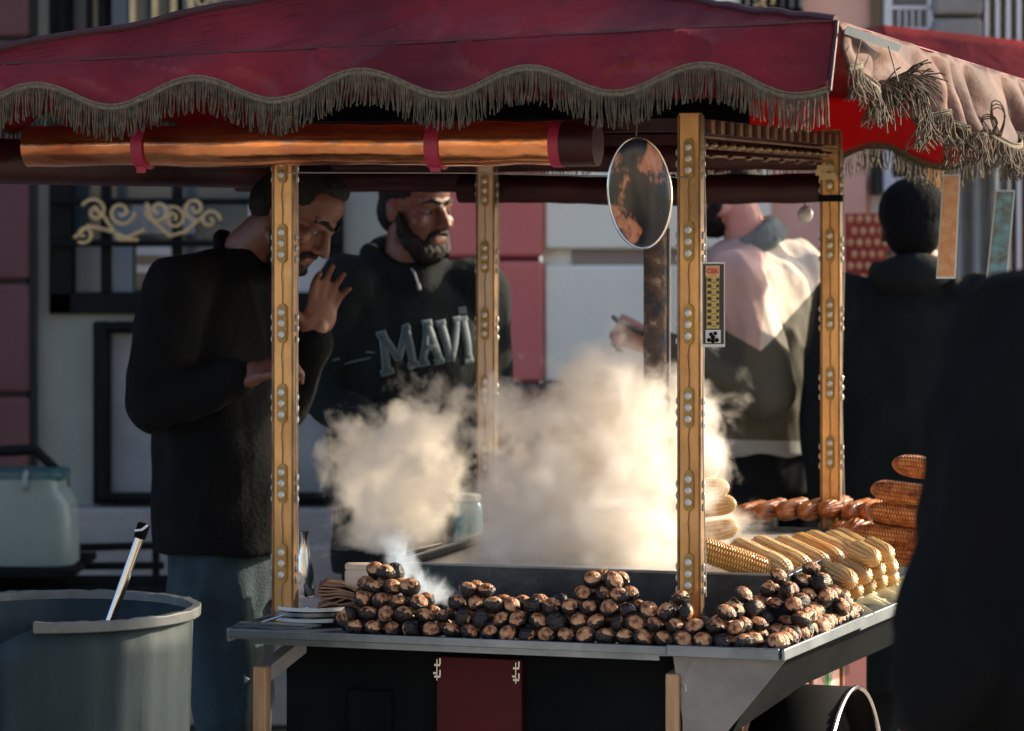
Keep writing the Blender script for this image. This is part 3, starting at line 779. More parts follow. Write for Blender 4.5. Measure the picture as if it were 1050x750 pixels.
# braid and fringes
def fringe(curve, n, ln, name, mat, wild=0.0, rad=.0019, lean=None, seed=1, mat_b='braid', band=.0055):
    rnd = random.Random(seed)
    b = MB(); pts = [curve(k/160) for k in range(161)]
    b.tube(pts, band, 8, flat=.45, ref=(0,0,1)); b.tube([p + Vector((0,-.003,.007)) for p in pts], .0018, 6)
    br = b.build('braid', M[mat_b], canopy)
    m = MB()
    for i in range(n):
        t = (i + rnd.uniform(-.3,.3))/n; t = min(max(t, 0), 1)
        p = curve(t); L_ = ln*rnd.uniform(.88, 1.1)
        dr = Vector((rnd.uniform(-1,1), rnd.uniform(-1,1), 0))*(.006 + wild*.03) + (lean or Vector((0,0,0)))
        ph = rnd.uniform(0, 6.3); q = []
        for k in range(6):
            s_ = k/5
            q.append(p + Vector((0,-.003,-.003)) + dr*s_**1.5 + Vector((0,0,-L_*s_)) + Vector((math.sin(ph+s_*5), math.cos(ph+s_*4), 0))*(.0012 + wild*.010)*s_)
        m.tube(q, [rad, rad*1.1, rad, rad*1.15, rad, rad*.9], 5)
    m.build(name, M[mat], canopy)
    return br
fringe(lambda t: fv(t, 1) + Vector((0,-.003,0)) if True else K(uL + (uR-uL)*t, vF-.016, zlow(uL + (uR-uL)*t)+.001), 620, .055, 'fringe', 'fringe', .03, seed=2, rad=.0013)
fringe(lambda t: side_pt(t, 1) + Vector((.004,-.006,0)), 560, .052, 'fringe', 'fringe_light', .6, seed=3, rad=.0014)
fringe(lambda t: K(uL + (.5-uL)*t, vB-.004, back_bot(uL + (.5-uL)*t)), 420, .05, 'fringe', 'fringe', .15, seed=4, rad=.0015)
fringe(lambda t: K(uL-.004, vF + (vB-vF)*t, left_bot(vF + (vB-vF)*t)), 200, .05, 'fringe', 'fringe', .15, seed=5)
# wild tuft where the fringe is flung over the corner, and tangled loops along the side
rnd = random.Random(11); m = MB()
for i in range(120):
    c = side_pt(.16 + rnd.uniform(-.03,.05), .95) + Vector((.01,-.015,.0))
    a = rnd.uniform(-2.9, 1.15); L_ = rnd.uniform(.03, .065)
    d = Vector((math.cos(a), -.25, math.sin(a)))
    q = [c + d*L_*k/5 + Vector((0,0,-.022*(k/5)**2)) + Vector((rnd.uniform(-1,1),0,rnd.uniform(-1,1)))*.0015*k/5 for k in range(6)]
    m.tube(q, .0015, 5)
for i in range(26):
    t = rnd.uniform(.26, .98); p = side_pt(t, 1) + Vector((.008,-.012,.0)); w_ = rnd.uniform(.010,.022); h_ = rnd.uniform(.03,.065)
    up = rnd.choice((1, -.5, -1))
    for kk in range(3):
        q = [p + Vector((w_*math.sin(math.pi*2*s_/10 + kk*.2), -.004*kk, h_*up*math.sin(math.pi*s_/10)*(1+.12*kk))) for s_ in range(11)]
        m.tube(q, .0015, 5)
m.build('fringe', M['fringe_light'], canopy)
# small board lying on the corner with two strings
m = MB(); a = P(866, 32, 5.80); b = P(921, 51, 6.02)
m.prism([a, b, b + Vector((.012,.06,.012)), a + Vector((.012,.05,.012))], (0,0,-.005)); fl = m.build('corner_board', M['bin'], canopy)
m = MB(); m.tube([P(883, 41, 5.84), P(879, 58, 5.80), P(875, 78, 5.78)], .0016, 5); m.tube([P(911, 48, 5.96), P(916, 66, 5.93), P(921, 84, 5.92)], .0016, 5); m.build('string', M['fringe'], fl)

# rolled side curtains
def roll(u0, u1, v, z, r, mat, name='rolled_curtain', sagz=.01):
    m = MB(); n = 90; pts = []; rs = []
    for k in range(n+1):
        t = k/n; u = u0 + (u1-u0)*t
        pts.append(K(u, v, z - sagz*math.sin(math.pi*t) + .003*noise.noise(Vector((u*5,0,0)))))
        rs.append(r*(1 + .12*noise.noise(Vector((u*4, 3, 0))) + .07*noise.noise(Vector((u*15, 3, 0)))))
    m.tube(pts, rs, 28); return m.build(name, M[mat], cart)
ro = roll(-1.30, -.152, -.105, 1.742, .040, 'roll', sagz=0)
def band(parent, u0, u1, v, z, r, mat):
    m = MB(); m.tube([K(u0, v, z), K((u0+u1)/2, v, z), K(u1, v, z)], r, 28); m.build('strap', M[mat], parent)
band(ro, -1.068, -1.045, -.105, 1.742, .045, 'strap'); band(ro, -.475, -.448, -.105, 1.740, .046, 'strap')
band(ro, -.235, -.215, -.105, 1.742, .044, 'strap'); band(ro, -.215, -.15, -.105, 1.742, .0425, 'roll_dark')
m = MB(); m.kbox(-.470, -.452, -.125, -.118, 1.69, 1.74); m.kbox(-1.065, -1.048, -.125, -.118, 1.69, 1.74); m.build('strap_tail', M['strap'], ro)
rb = roll(u_of(472, 1.36), -.005, 1.36, 1.672, .034, 'roll_dark', sagz=.008)
roll(-1.45, u_of(474, 1.36), 1.36, 1.694, .031, 'roll_dark', sagz=.004)
roll(-1.44, -.02, 1.32, 1.745, .034, 'roll_dark', sagz=.006)
rlft = MB(); rlft.tube([K(-1.38, vv, 1.715) for vv in (-.2, .2, .6, 1.0, 1.4)], .045, 20); rlft.build('rolled_curtain', M['roll_dark'], cart)
m = MB(); m.tube([K(-.78, -.11, 1.69), K(-.4, -.11, 1.688), K(-.16, -.10, 1.682), K(.0, -.02, 1.68)], .0014, 5); m.build('cable', M['wire_white'], cart)

# smoke pipe in the basin
m = MB(); a = P(673, 420, 7.02); m.tube([Vector((a.x, a.y, z)) for z in (.90, 1.1, 1.3, 1.5, 1.62)], .027, 24); m.build('smoke_pipe', M['pipe'], cart)
m = MB(); m.tube([Vector((a.x, a.y, 1.1)), Vector((a.x, a.y, 1.11))], .030, 24); m.tube([Vector((a.x+.0265, a.y-.012, z)) for z in (.92, 1.58)], .003, 6); m.build('pipe_seam', M['steel_dull'], cart)
# ------------------------------------------------------------------ things hanging on the cart
ov = empty('hanging_oval_mirror', P(656, 198, 5.98), 'dark glossy oval disc with painted copper reflections, hanging left of the front right post', 'mirror')
c = P(656, 198, 5.98); Mo = Matrix.Rotation(R(-4), 3, 'Y') @ Matrix.Rotation(R(8), 3, 'Z')
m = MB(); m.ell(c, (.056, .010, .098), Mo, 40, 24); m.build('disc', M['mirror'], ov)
m = MB(); m.tube([c + Mo @ Vector((.0575*math.cos(t), 0, .0995*math.sin(t))) for t in [2*math.pi*k/48 for k in range(49)]], .0022, 6, cap=False); m.build('rim', M['chrome'], ov)
m = MB(); m.tube([c + Mo @ Vector((0,0,.1)), P(653, 128, 5.95), P(652, 98, 5.93)], .0015, 5); m.build('string', M['fringe'], ov)

cd = empty('price_card', P(732, 312, 6.12), 'narrow yellow and black price card with red heading fixed beside the front right brass post', 'sign')
def cardpt(px, py, d=0): return P(px, py, 6.13 - d)
def cardbox(m, x0, x1, y0, y1, d, th=.0012):
    m.prism([cardpt(x0, y1, d), cardpt(x1, y1, d), cardpt(x1, y0, d), cardpt(x0, y0, d)], (0, th, 0))
m = MB(); cardbox(m, 719.5, 743.5, 269, 356, 0, .004); bd = m.build('backing', M['card_white'], cd)
m = MB(); cardbox(m, 721, 742.2, 271, 353, .002); m.build('face', M['card_dark'], cd)
m = MB(); cardbox(m, 724.5, 737.5, 284, 337, .004); m.build('yellow_field', M['card_yellow'], cd)
m = MB(); cardbox(m, 723.5, 738, 272.5, 284, .0045); hf = m.build('heading_field', M['card_orange'], cd)
m = MB()
for k in range(8):
    y = 285.5 + k*6.4
    cardbox(m, 725.3, 729.5, y, y+3.4, .006); cardbox(m, 734.6, 737.2, y, y+3.2, .006); cardbox(m, 729.5, 734.6, y+4.3, y+4.9, .006)
m.build('printed_rows', M['card_dark'], cd)
m = MB()
for (x, y, r) in ((727, 349, 2.2), (731, 346, 2.4), (735, 349, 2.2), (729, 343, 2), (733.5, 342, 2), (731, 350, 2.3)):
    c_ = cardpt(x, y, .006); m.ell(c_, (r/FPX*6.1, .001, r/FPX*6.1), None, 10, 6)
m.build('printed_nuts', M['black_board'], cd)
m = MB(); cardbox(m, 723.5, 739, 338.5, 352, .0035); m.build('picture_field', M['card_white'], cd)
def text_obj(body, size, loc, rot, mat, parent, name='lettering', ext=.0005, align='CENTER'):
    cu = bpy.data.curves.new('t', 'FONT'); cu.body = body; cu.size = size; cu.extrude = ext; cu.align_x = align; cu.align_y = 'CENTER'; cu.offset = size*.02
    t = bpy.data.objects.new('t', cu); COL.objects.link(t)
    dg = bpy.context.evaluated_depsgraph_get(); me = bpy.data.meshes.new_from_object(t.evaluated_get(dg))
    bpy.data.objects.remove(t); me.materials.clear(); me.materials.append(mat)
    o = bpy.data.objects.new(name, me); COL.objects.link(o); o.location = loc; o.rotation_euler = rot; adopt(o, parent); return o
text_obj('CEK', .0125, cardpt(730.7, 278.3, .0065), (R(90), 0, 0), M['card_red'], cd)

for (x0, x1, y0, y1, x0b, x1b, mt, lab) in ((968, 984, 180, 285, 961, 979, 'card_orange', 'long narrow orange and grey picture card hanging from the side fringe'),
                                  (1022, 1040, 196, 298, 1011, 1031, 'card_teal', 'long narrow teal and brown picture card in clear sleeve, hanging at the right edge')):
    Yc = 7.0 if x0 < 1000 else 7.3
    cc_ = empty('hanging_card', P(x0b, y1, Yc), lab, 'card', 'picture cards hanging from the fringe')
    m = MB(); m.prism([P(x0b-1, y1+1, Yc), P(x1b+1, y1+1, Yc), P(x1+1, y0-1, Yc), P(x0-1, y0-1, Yc)], (0, .003, 0)); m.build('sleeve', M['plastic_clear'], cc_)
    m = MB(); m.prism([P(x0b+.6, y1-1.5, Yc-.002), P(x1b-.6, y1-1.5, Yc-.002), P(x1-.6, y0+1, Yc-.002), P(x0+.6, y0+1, Yc-.002)], (0, .0015, 0)); m.build('picture', M[mt], cc_)
    m = MB(); m.tube([P((x0+x1)/2, y0, Yc), P((x0+x1)/2+2, y0-14, Yc)], .001, 5); m.build('string', M['fringe'], cc_)
gl = empty('glass_globe', P(827, 222, 7.6), 'small frosted glass globe hanging just left of the back right post', 'lamp')
m = MB(); m.ell(P(826, 220, 7.6), (.018, .018, .020)); m.build('globe', M['globe'], gl)
m = MB(); m.tube([P(826, 211, 7.6), P(820, 200, 7.6), P(818, 180, 7.6)], .002, 6); m.build('wire', M['wire'], gl)
# ------------------------------------------------------------------ food on the cart
def nut_mesh(seed):
    rnd = random.Random(seed)
    rx, ry, rz = .0195, .0175, .0145
    m = MB(); m.ell((0,0,0), (rx, ry, rz), None, 18, 12)
    for v in m.bm.verts:
        n = v.co.normalized(); k = noise.noise(n*2.2 + Vector((seed,0,0)))*.10 + noise.noise(n*7 + Vector((seed,3,0)))*.05
        open_ = n.z + .3*noise.noise(n*4 + Vector((0,seed,0))) - .36
        f = 1 + k + (.06 if open_ < 0 and open_ > -.3 else 0)
        if open_ > 0: f *= .80
        v.co = v.co*f
    sh = m.build('roasted_chestnut', M['char'])
    m = MB(); m.ell((0,0,.0012), (rx*.93, ry*.93, rz*.98), None, 20, 14)
    for v in m.bm.verts:
        n = v.co.normalized()
        groove = abs(noise.noise(Vector((n.x*2.2, n.y*2.2, n.z*2 + seed*3.7))))
        v.co = v.co*(1 - .16*max(0, 1 - groove/.08)*.8 + .04*noise.noise(n*9))
    fl = m.build('split_flesh', M['nut'], sh)
    return sh
NUTS = [nut_mesh(s) for s in (1, 2, 3, 4, 5)]
used_nut = [False]*5
LAYER = ['bottom', 'second', 'third', 'fourth', 'fifth', 'sixth']
NUTREC = []
def put_nut(p, pile, layer, toward, row='front'):
    k = random.randrange(5)
    if used_nut[k]: o = dup(NUTS[k])
    else: o = NUTS[k]; used_nut[k] = True
    o.location = p
    d = Vector((toward[0] + random.gauss(0,.30), toward[1] + random.gauss(0,.30), toward[2] + random.gauss(0,.16))).normalized()
    if random.random() < .17: d = Vector((random.gauss(0,1), abs(random.gauss(0,1)), -.3)).normalized()
    q = d.to_track_quat('Z', 'Y'); o.rotation_euler = (q @ Euler((0,0,random.uniform(0,6.3))).to_quaternion()).to_euler()
    s = random.uniform(.90, 1.10); o.scale = (s, s*random.uniform(.86,1.06), s*random.uniform(.88,1.08))
    NUTREC.append((pile, layer, row, p.x/p.y, o))
placed = []
def try_nut(p, *a, md=.029):
    for q in placed:
        if (q-p).length < md: return
    placed.append(p); put_nut(p, *a)
HP = [(346,0),(350,1.3),(355,1.9),(364,2.7),(376,3.8),(386,5),(404,5),(416,3.9),(430,2.9),(444,2.3),(456,2.0),(466,2.7),(478,3.6),(490,4.2),(502,3.4),(516,2.6),(528,2.5),(540,3.2),(556,3.4),(570,2.6),(584,2.6),(598,3.8),(612,5),(637,5),(650,3.8),(664,2.6),(674,2.0),(684,2.6),(692,4),(704,3.8),(714,2.3),(724,1.3),(736,2.4),(750,3.2),(764,2.4),(776,1.4),(800,1.2)]
def HH(px):
    for (a, b), (c, d) in zip(HP, HP[1:]):
        if a <= px <= c: return b + (d-b)*(px-a)/(c-a)
    return 0
def pilename(px):
    if px < 452: return 'left pyramid'
    if px < 590: return 'low middle heap'
    if px < 668: return 'central pyramid'
    return 'heap at the front post'
for k in range(5):
    for j in range(5 if k == 0 else 2):
        if j > 2 and k > 0: continue
        v = -.104 + k*.015 + j*.036
        u = -.70 + (k % 2)*.019 + (j % 2)*.008
        while u < .15:
            p = K(u + random.uniform(-.003,.003), v + random.uniform(-.003,.003), TZ + .013 + k*.0245 + random.uniform(-.0015,.0015))
            px = 525 + p.x/p.y*FPX
            h = HH(px)
            if j > 0: h = min(h, 5) 
            hit = any(abs(u-pu) < .040 and abs(v-pv) < .036 for pu, pv in POSTS.values())
            if h > k + .45 and not hit and not (j >= 2 and (k >= 1 or HH(px) > 2.6)):
                try_nut(p, pilename(px), k, (random.uniform(-.1,.3), -.38, .90), ('front','second','third','fourth','last')[j])
            u += .0375
for (pu, pv, n, nm) in ((.098, .012, 4, 'small corner pyramid'), (.142, .115, 5, 'tall right pyramid'), (.172, .27, 5, 'pyramid beside the corn')):
    for k in range(n):
        s = n - k
        for i in range(s):
            for j in range(s):
                if not (i == 0 or j == 0 or i == s-1 ) : continue
                uu = pu + (i-(s-1)/2)*.036; vv = pv + (j-(s-1)/2)*.034
                lim = .192 + max(0, vv+.12)*.085
                if uu > lim or (vv > .185 and uu < .125) or (abs(uu) < .04 and abs(vv) < .036): continue
                try_nut(K(uu, vv, TZ+.013+k*.0245), nm, k, (random.uniform(.1,.5), -.35, .85), ('front','second','third','fourth','last')[j], md=.027)
vv = -.085
while vv < .44:
    try_nut(K(.178 + .086*(vv+.12), vv, TZ+.013), 'line along the right rim', 0, (.4, -.4, .8), md=.024); vv += .0265
ORD = ['first','second','third','fourth','fifth','sixth','seventh','eighth','ninth','tenth','eleventh','twelfth','thirteenth','fourteenth','fifteenth','sixteenth','seventeenth']
cnt = {}
for pile, layer, row, xx, o in sorted(NUTREC, key=lambda r: (r[0], r[1], r[2], r[3])):
    k = (pile, layer, row); cnt[k] = cnt.get(k, 0) + 1
    tag(o, '%s chestnut from the left, %s row, %s layer, %s' % (ORD[min(cnt[k]-1, 16)], row, LAYER[layer], ('of the ' + pile)), 'chestnut', 'roasted chestnuts in the ' + pile)
for k in range(5):
    if not used_nut[k]:
        for c in list(NUTS[k].children): bpy.data.objects.remove(c)
        bpy.data.objects.remove(NUTS[k])

def cob_mesh(name, mat, core, seed, r=.0225, L=.18):
    m = MB(); rows = 14; per = 4; ku = 30; su = 4; gaps = {}
    def fn(a, b):
        t = 2*math.pi*a; x = -L/2 + L*b
        env = (1 - .35*max(0, (b-.72)/.28)**2.0) * (1 - .18*max(0, (.12-b)/.12)**2)
        if b > .86: env *= math.sqrt(max(0.0004, 1 - ((b-.86)/.14)**2.2))
        if b < .05: env *= math.sqrt(max(0.02, 1 - ((.05-b)/.05)**2*.9))
        rr = r*env*(1 + .02*noise.noise(Vector((a*6, b*5, seed))))
        ka = abs(math.sin(math.pi*rows*a + .25*math.sin(b*9 + seed))); kb = abs(math.sin(math.pi*ku*b + (.5*math.pi if int(rows*a) % 2 else 0)))
        rr *= .86 + .16*(ka**.6)*(kb**.55)
        p = Vector((x, rr*math.cos(t), rr*math.sin(t)))
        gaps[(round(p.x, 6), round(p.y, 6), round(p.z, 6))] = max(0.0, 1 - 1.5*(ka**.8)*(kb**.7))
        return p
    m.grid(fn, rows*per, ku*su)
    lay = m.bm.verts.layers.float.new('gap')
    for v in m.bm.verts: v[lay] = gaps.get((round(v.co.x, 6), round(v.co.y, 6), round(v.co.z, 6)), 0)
    bmesh.ops.remove_doubles(m.bm, verts=m.bm.verts[:], dist=.00003)
    o = m.build(name, M[mat])
    m = MB(); m.tube([(-L/2-.010, 0, 0), (-L/2-.002, 0, 0), (-L/2+.01, 0, 0), (0,0,0), (L/2-.03,0,0), (L/2-.02,0,0)], [.006, .010, .015, .016, .012, .006], 14)
    m.build('cob_core', M[core], o)
    return o
COBS = {'corn': [cob_mesh('corn_cob', 'corn', 'corn_core', 1), cob_mesh('corn_cob', 'corn', 'corn_core', 5)],
        'gold': [cob_mesh('corn_cob', 'corn_gold', 'corn_core', 3)],
        'roast': [cob_mesh('roasted_corn_cob', 'corn_roast', 'corn_roast', 2, .0245), cob_mesh('roasted_corn_cob', 'corn_roast', 'corn_roast', 7, .0245)]}
cob_used = set()
def cob(kind, p0, p1, label, group=None, L=None, sc=1.0):
    p0 = Vector(p0); p1 = Vector(p1); d = (p1-p0)
    if L: p0 = p1 - d.normalized()*L; d = p1-p0
    src = random.choice(COBS[kind])
    if id(src) in cob_used: o = dup(src)
    else: o = src; cob_used.add(id(src))
    o.location = (p0+p1)/2
    q = d.to_track_quat('X', 'Z') @ Euler((random.uniform(0,6.3), 0, 0)).to_quaternion()
    o.rotation_euler = q.to_euler()
    s = d.length/.19; o.scale = (s, sc, sc)
    tag(o, label, 'corn cob', group)
def pz(px, py, z): return PZ(px, py, z)
ORDN = ['nearest', 'second', 'third', 'fourth', 'fifth', 'sixth', 'seventh', 'eighth', 'ninth']
SA = [((732,567,.945),(799,590,.90),'gold'), ((744,557,.95),(812,589,.905),'corn'), ((757,551,.952),(832,586,.905),'corn'), ((771,547,.95),(850,583,.905),'corn'), ((786,542,.95),(864,579,.905),'gold'),
      ((801,541,.945),(875,575,.905),'corn'), ((813,534,.95),(884,573,.91),'corn'), ((829,536,.945),(893,570,.91),'corn')]
for i, (a, b, k) in enumerate(SA):
    cob(k, pz(*a), pz(*b), '%s of the yellow steamed cobs lying side by side right of the front post' % ORDN[i], 'steamed corn cobs lying side by side', L=.195 if i > 1 else .18, sc=1.16)
dr = -(CU*.42) + CV*.9 - Vector((0,0,-.02))
SB = [(866,613,.862),(880,607,.862),(893,602,.862),(905,598,.862),(917,594,.862),(874,597,.90),(889,592,.90),(903,586,.90),(916,583,.90),(898,574,.935),(912,570,.935)]
for i, (a, b, z) in enumerate(SB):
    e = pz(a, b, z)
    cob('corn', e + dr*.17, e, ('pale cob end-on by the right rim, %s from the left, %s layer' % (ORDN[i if i < 5 else i-5 if i < 9 else i-9], 'lower' if i < 5 else 'middle' if i < 9 else 'upper')), 'pale corn cobs stacked by the right rim', sc=.9)
ST = [(912,475,1.075,0),(890,501,1.022,1),(886,523,.975,2),(871,546,.925,3),(880,563,.885,4)]
nm = ['topmost charred orange corn cob of the roasted stack', 'second from the top, bright orange cob of the roasted stack', 'middle charred cob of the roasted stack', 'fourth cob from the top of the roasted stack', 'darkest cob at the bottom of the roasted stack']
for (a, b, z, i) in ST:
    p0 = P(a, b, 7.12); cob('roast', p0 + Vector((.19, -.05, -.022)), p0, nm[i], 'roasted corn cobs stacked beside the dark coat')
    if i > 1:
        cob('roast', p0 + Vector((.03, .05, -.006)), p0 + Vector((.21, .02, -.03)), 'roasted cob half hidden behind the %s cob of the stack' % ('middle', 'fourth', 'bottom')[i-2], 'roasted corn cobs stacked beside the dark coat')
for i, (a, b) in enumerate(((757,529),(777,527),(799,526),(822,526),(843,524),(868,527),(884,526))):
    p = P(a, b, 7.36); cob('roast', p + CV*.18 + CU*.02, p, 'browned cob seen end on, %s from left behind the yellow cobs' % ['first','second','third','fourth','fifth','sixth','seventh'][i], 'browned cobs in a row seen end on', sc=.92)
    p = P(a+4, b+18, 7.36)
for i, (a, b) in enumerate(((872,545),(858,548))):
    p = P(a, b, 7.3); cob('roast', p + CV*.16, p, 'browned cob under the row of end-on cobs, %s of the back right post' % ('right', 'left')[i])
SP = [((690,524),(756,516),'lowest pale cob of the steaming pile behind the front right post'), ((688,503),(748,500),'middle pale cob of the steaming pile behind the front right post'),
      ((680,486),(737,477),'upper pale cob of the steaming pile behind the front right post'), ((652,508),(668,446),'left upright corn cob standing in the thick steam'), ((676,506),(690,447),'right upright corn cob standing in the thick steam'),
      ((634,512),(641,457),'brownish upright cob at the left edge of the steaming pile'), ((640,530),(700,522),'pale cob lying in the steam at the foot of the upright cobs'), ((660,548),(722,545),'lower left cob of the pile in the steam'), ((700,550),(758,540),'lower right cob of the pile in the steam'), ((650,563),(712,562),'lowest cob of the pile in the steam')]
for i, (a, b, l) in enumerate(SP):
    cob('corn', P(a[0], a[1], 6.98 + .02*(i % 2)), P(b[0], b[1], 6.88 + .03*(i > 2)), l, 'corn cobs in the steam')
# cobs under the sloping row to carry it
hk = MB()
rnd = random.Random(5)
for i in range(34):
    a = pz(858 + i*1.8 + rnd.uniform(-2,2), 632 - i*.95, .822); d = CU*rnd.uniform(-.3,1) + CV*rnd.uniform(.2,1); d.normalize(); L_ = rnd.uniform(.05,.09)
    hk.tube([a + Vector((0,0,.004)), a + d*L_*.25 + Vector((0,0,.012)), a + d*L_*.5 + Vector((0,0,.016)), a + d*L_*.8 + Vector((0,0,.010)), a + d*L_ + Vector((0,0,.004))], [.002, .006, .008, .005, .001], 8, flat=.35)
o = hk.build('corn_husks', M['husk'], None, fix=True); tag(o, 'loose pale green corn husk leaves along the right rim below the cobs', 'corn husks'); o['kind'] = 'stuff'

# plates, flat blade, paper bags with tub, bottle
pc = PZ(322, 640, TZ)
for i, (dx, dz, mt, lb) in enumerate(((0, .002, 'plate', 'bottom pale enamel plate of the stack at the left end of the tray'), (-.002, .013, 'steel', 'middle dark steel plate of the stack at the left end of the tray'), (.002, .023, 'plate', 'top pale enamel plate of the stack at the left end of the tray'))):
    m = MB(); m.lathe(pc + Vector((dx, .03, dz)), [(.001, .003), (.045, .003), (.052, .005), (.080, .0125), (.0845, .0135), (.0845, .0065), (.052, .001), (.045, 0), (.001, 0)], 56, close=True)
    o = m.build('plate', M[mt]); tag(o, lb, 'plate', 'plates stacked on the tray')
kn = empty('flat_blade', PZ(258, 645, TZ), 'flat dull steel scraper lying on the left corner of the counter', 'scraper')
m = MB(); m.kbox(-.868, -.72, -.115, -.085, TZ+.0075, TZ+.011); m.kbox(-.862, -.70, -.112, -.09, TZ+.012, TZ+.015); m.build('blade', M['steel'], kn)
m = MB(); m.tube([K(-.84, -.05, TZ+.008), K(-.76, .0, TZ+.035)], .003, 8); m.build('handle', M['chrome'], kn)
bp = MB(); c = P(363, 604, 6.52)
rnd = random.Random(3)
for i in range(9):
    z = TZ + .012 + i*.0062; w_ = .062 + rnd.uniform(-.008,.008); o_ = rnd.uniform(-.006,.006)
    cc = Vector((c.x + o_, 6.52, z)); k0 = len(bp.bm.verts)
    bp.grid(lambda a, b: cc + Vector(((a-.5)*2*w_, (b-.5)*.1, .006*noise.noise(Vector((a*4, b*4, i*3))) + .012*math.sin(a*3.1+i*.2))), 18, 8)
o = bp.build('paper_bags', M['kraft'], None, solid=.0035); tag(o, 'crumpled stack of brown paper bags beside the left chestnut pyramid', 'paper bags')
tb = empty('cream_tub', P(368, 596, 6.5), 'small square cream tub standing on the brown paper bags', 'tub')
m = MB(); c = P(368, 602, 6.5)
m.loft([(c + Vector((0,0,h)), a, a*.8) for h, a in ((0,.024),(.004,.027),(.030,.0275),(.036,.024))], Vector((1,0,0)), Vector((0,1,0)), 32, 4.5); m.build('body', M['salt'], tb)
m = MB(); m.loft([(c + Vector((0,0,h)), a, a*.8) for h, a in ((.036,.0255),(.0365,.027),(.044,.027),(.046,.024))], Vector((1,0,0)), Vector((0,1,0)), 32, 4.5); m.build('lid', M['salt'], tb)
bt = empty('blue_bottle', P(480, 558, 7.45), 'blue plastic bottle standing in the steam beside the back left post', 'bottle')
c = P(480, 562, 7.45); m = MB(); m.lathe(c, [(.030,0),(.0335,.004),(.0335,.03),(.032,.034),(.0335,.038),(.0335,.085),(.031,.100),(.026,.106)], 32); m.build('body', M['bottle'], bt)
m = MB(); m.lathe(c, [(.027,.106),(.029,.107),(.029,.118),(.026,.121)], 32); m.build('cap', M['plate'], bt)
tg = empty('steel_skewer', P(430, 562, 6.9), 'thin bright steel skewer lying in the steaming basin', 'skewer')
m = MB(); m.tube([P(414, 567, 6.75), P(452, 558, 6.95)], .0028, 8); m.build('rod', M['chrome'], tg)
tw = MB(); c = P(307, 614, 6.62)
tw.chain([Vector((c.x + .006*math.sin(k*1.7), 6.62 + .006*math.cos(k*1.3), TZ + .008 + k*.0105)) for k in range(8)], [.010, .012, .009, .010, .008, .009, .007, .006])
o = remeshed(tw, 'crumpled_napkin', M['card_white'], None, .003, 1, .003, 60); tag(o, 'crumpled white napkin standing between the brass post and the steel jug', 'napkin')
jr = empty('steel_jug', P(322, 612, 6.75), 'slim polished steel jug standing behind the plates', 'jug')
c = PZ(312, 612, TZ); m = MB(); m.lathe(c + Vector((-.0,0,0)), [(.020,0),(.022,.004),(.020,.05),(.012,.09),(.008,.12),(.011,.135)], 28); m.build('body', M['chrome'], jr)

# ------------------------------------------------------------------ people
X = Vector((1,0,0)); Y_ = Vector((0,1,0)); Z = Vector((0,0,1))
def frame(fwd, up=Z):
    f = Vector(fwd).normalized(); s = f.cross(Vector(up)).normalized(); u = s.cross(f).normalized()
    return f, s, u          # forward, right-hand side, up
def hl(c, F, s=1.0):
    f, r, u = F
    return lambda x, y, z: c + (r*x + f*y + u*z)*s
def rotm(F):
    f, r, u = F
    return Matrix((r, f, u)).transposed()
def head_prims(m, c, F, s=1.0):
    q = hl(c, F, s); Mr = rotm(F)
    def E(p, r): m.ell(q(*p), tuple(k*s for k in r), Mr, 24, 16)
    E((0,-.012,.035), (.074,.094,.082)); E((0,.028,-.035), (.057,.060,.072)); E((0,.062,-.092), (.026,.022,.022))
    E((0,.045,-.075), (.048,.042,.034)); E((0,.030,.055), (.062,.058,.052))
    m.cap(q(0,.086,.018), q(0,.112,-.026), .0085*s, .0125*s); E((.011,.098,-.033), (.009,.010,.008)); E((-.011,.098,-.033), (.009,.010,.008))
    m.cap(q(-.044,.070,.026), q(-.012,.088,.022), .010*s, .010*s); m.cap(q(.044,.070,.026), q(.012,.088,.022), .010*s, .010*s)
    for k in (-1, 1):
        E((k*.043,.058,-.022), (.024,.024,.022)); E((k*.031,.072,.004), (.013,.010,.008))
        m.ell(q(k*.076,-.006,-.004), (.009*s,.019*s,.031*s), Mr @ Matrix.Rotation(R(14*k), 3, 'Z'), 16, 10)
        E((k*.080,-.014,.008), (.006,.015,.018)); E((k*.056,.02,-.062), (.014,.03,.02))
    m.cap(q(-.018,.088,-.058), q(.018,.088,-.058), .0075*s, .0075*s); m.cap(q(-.015,.086,-.070), q(.015,.086,-.070), .0085*s, .0085*s)
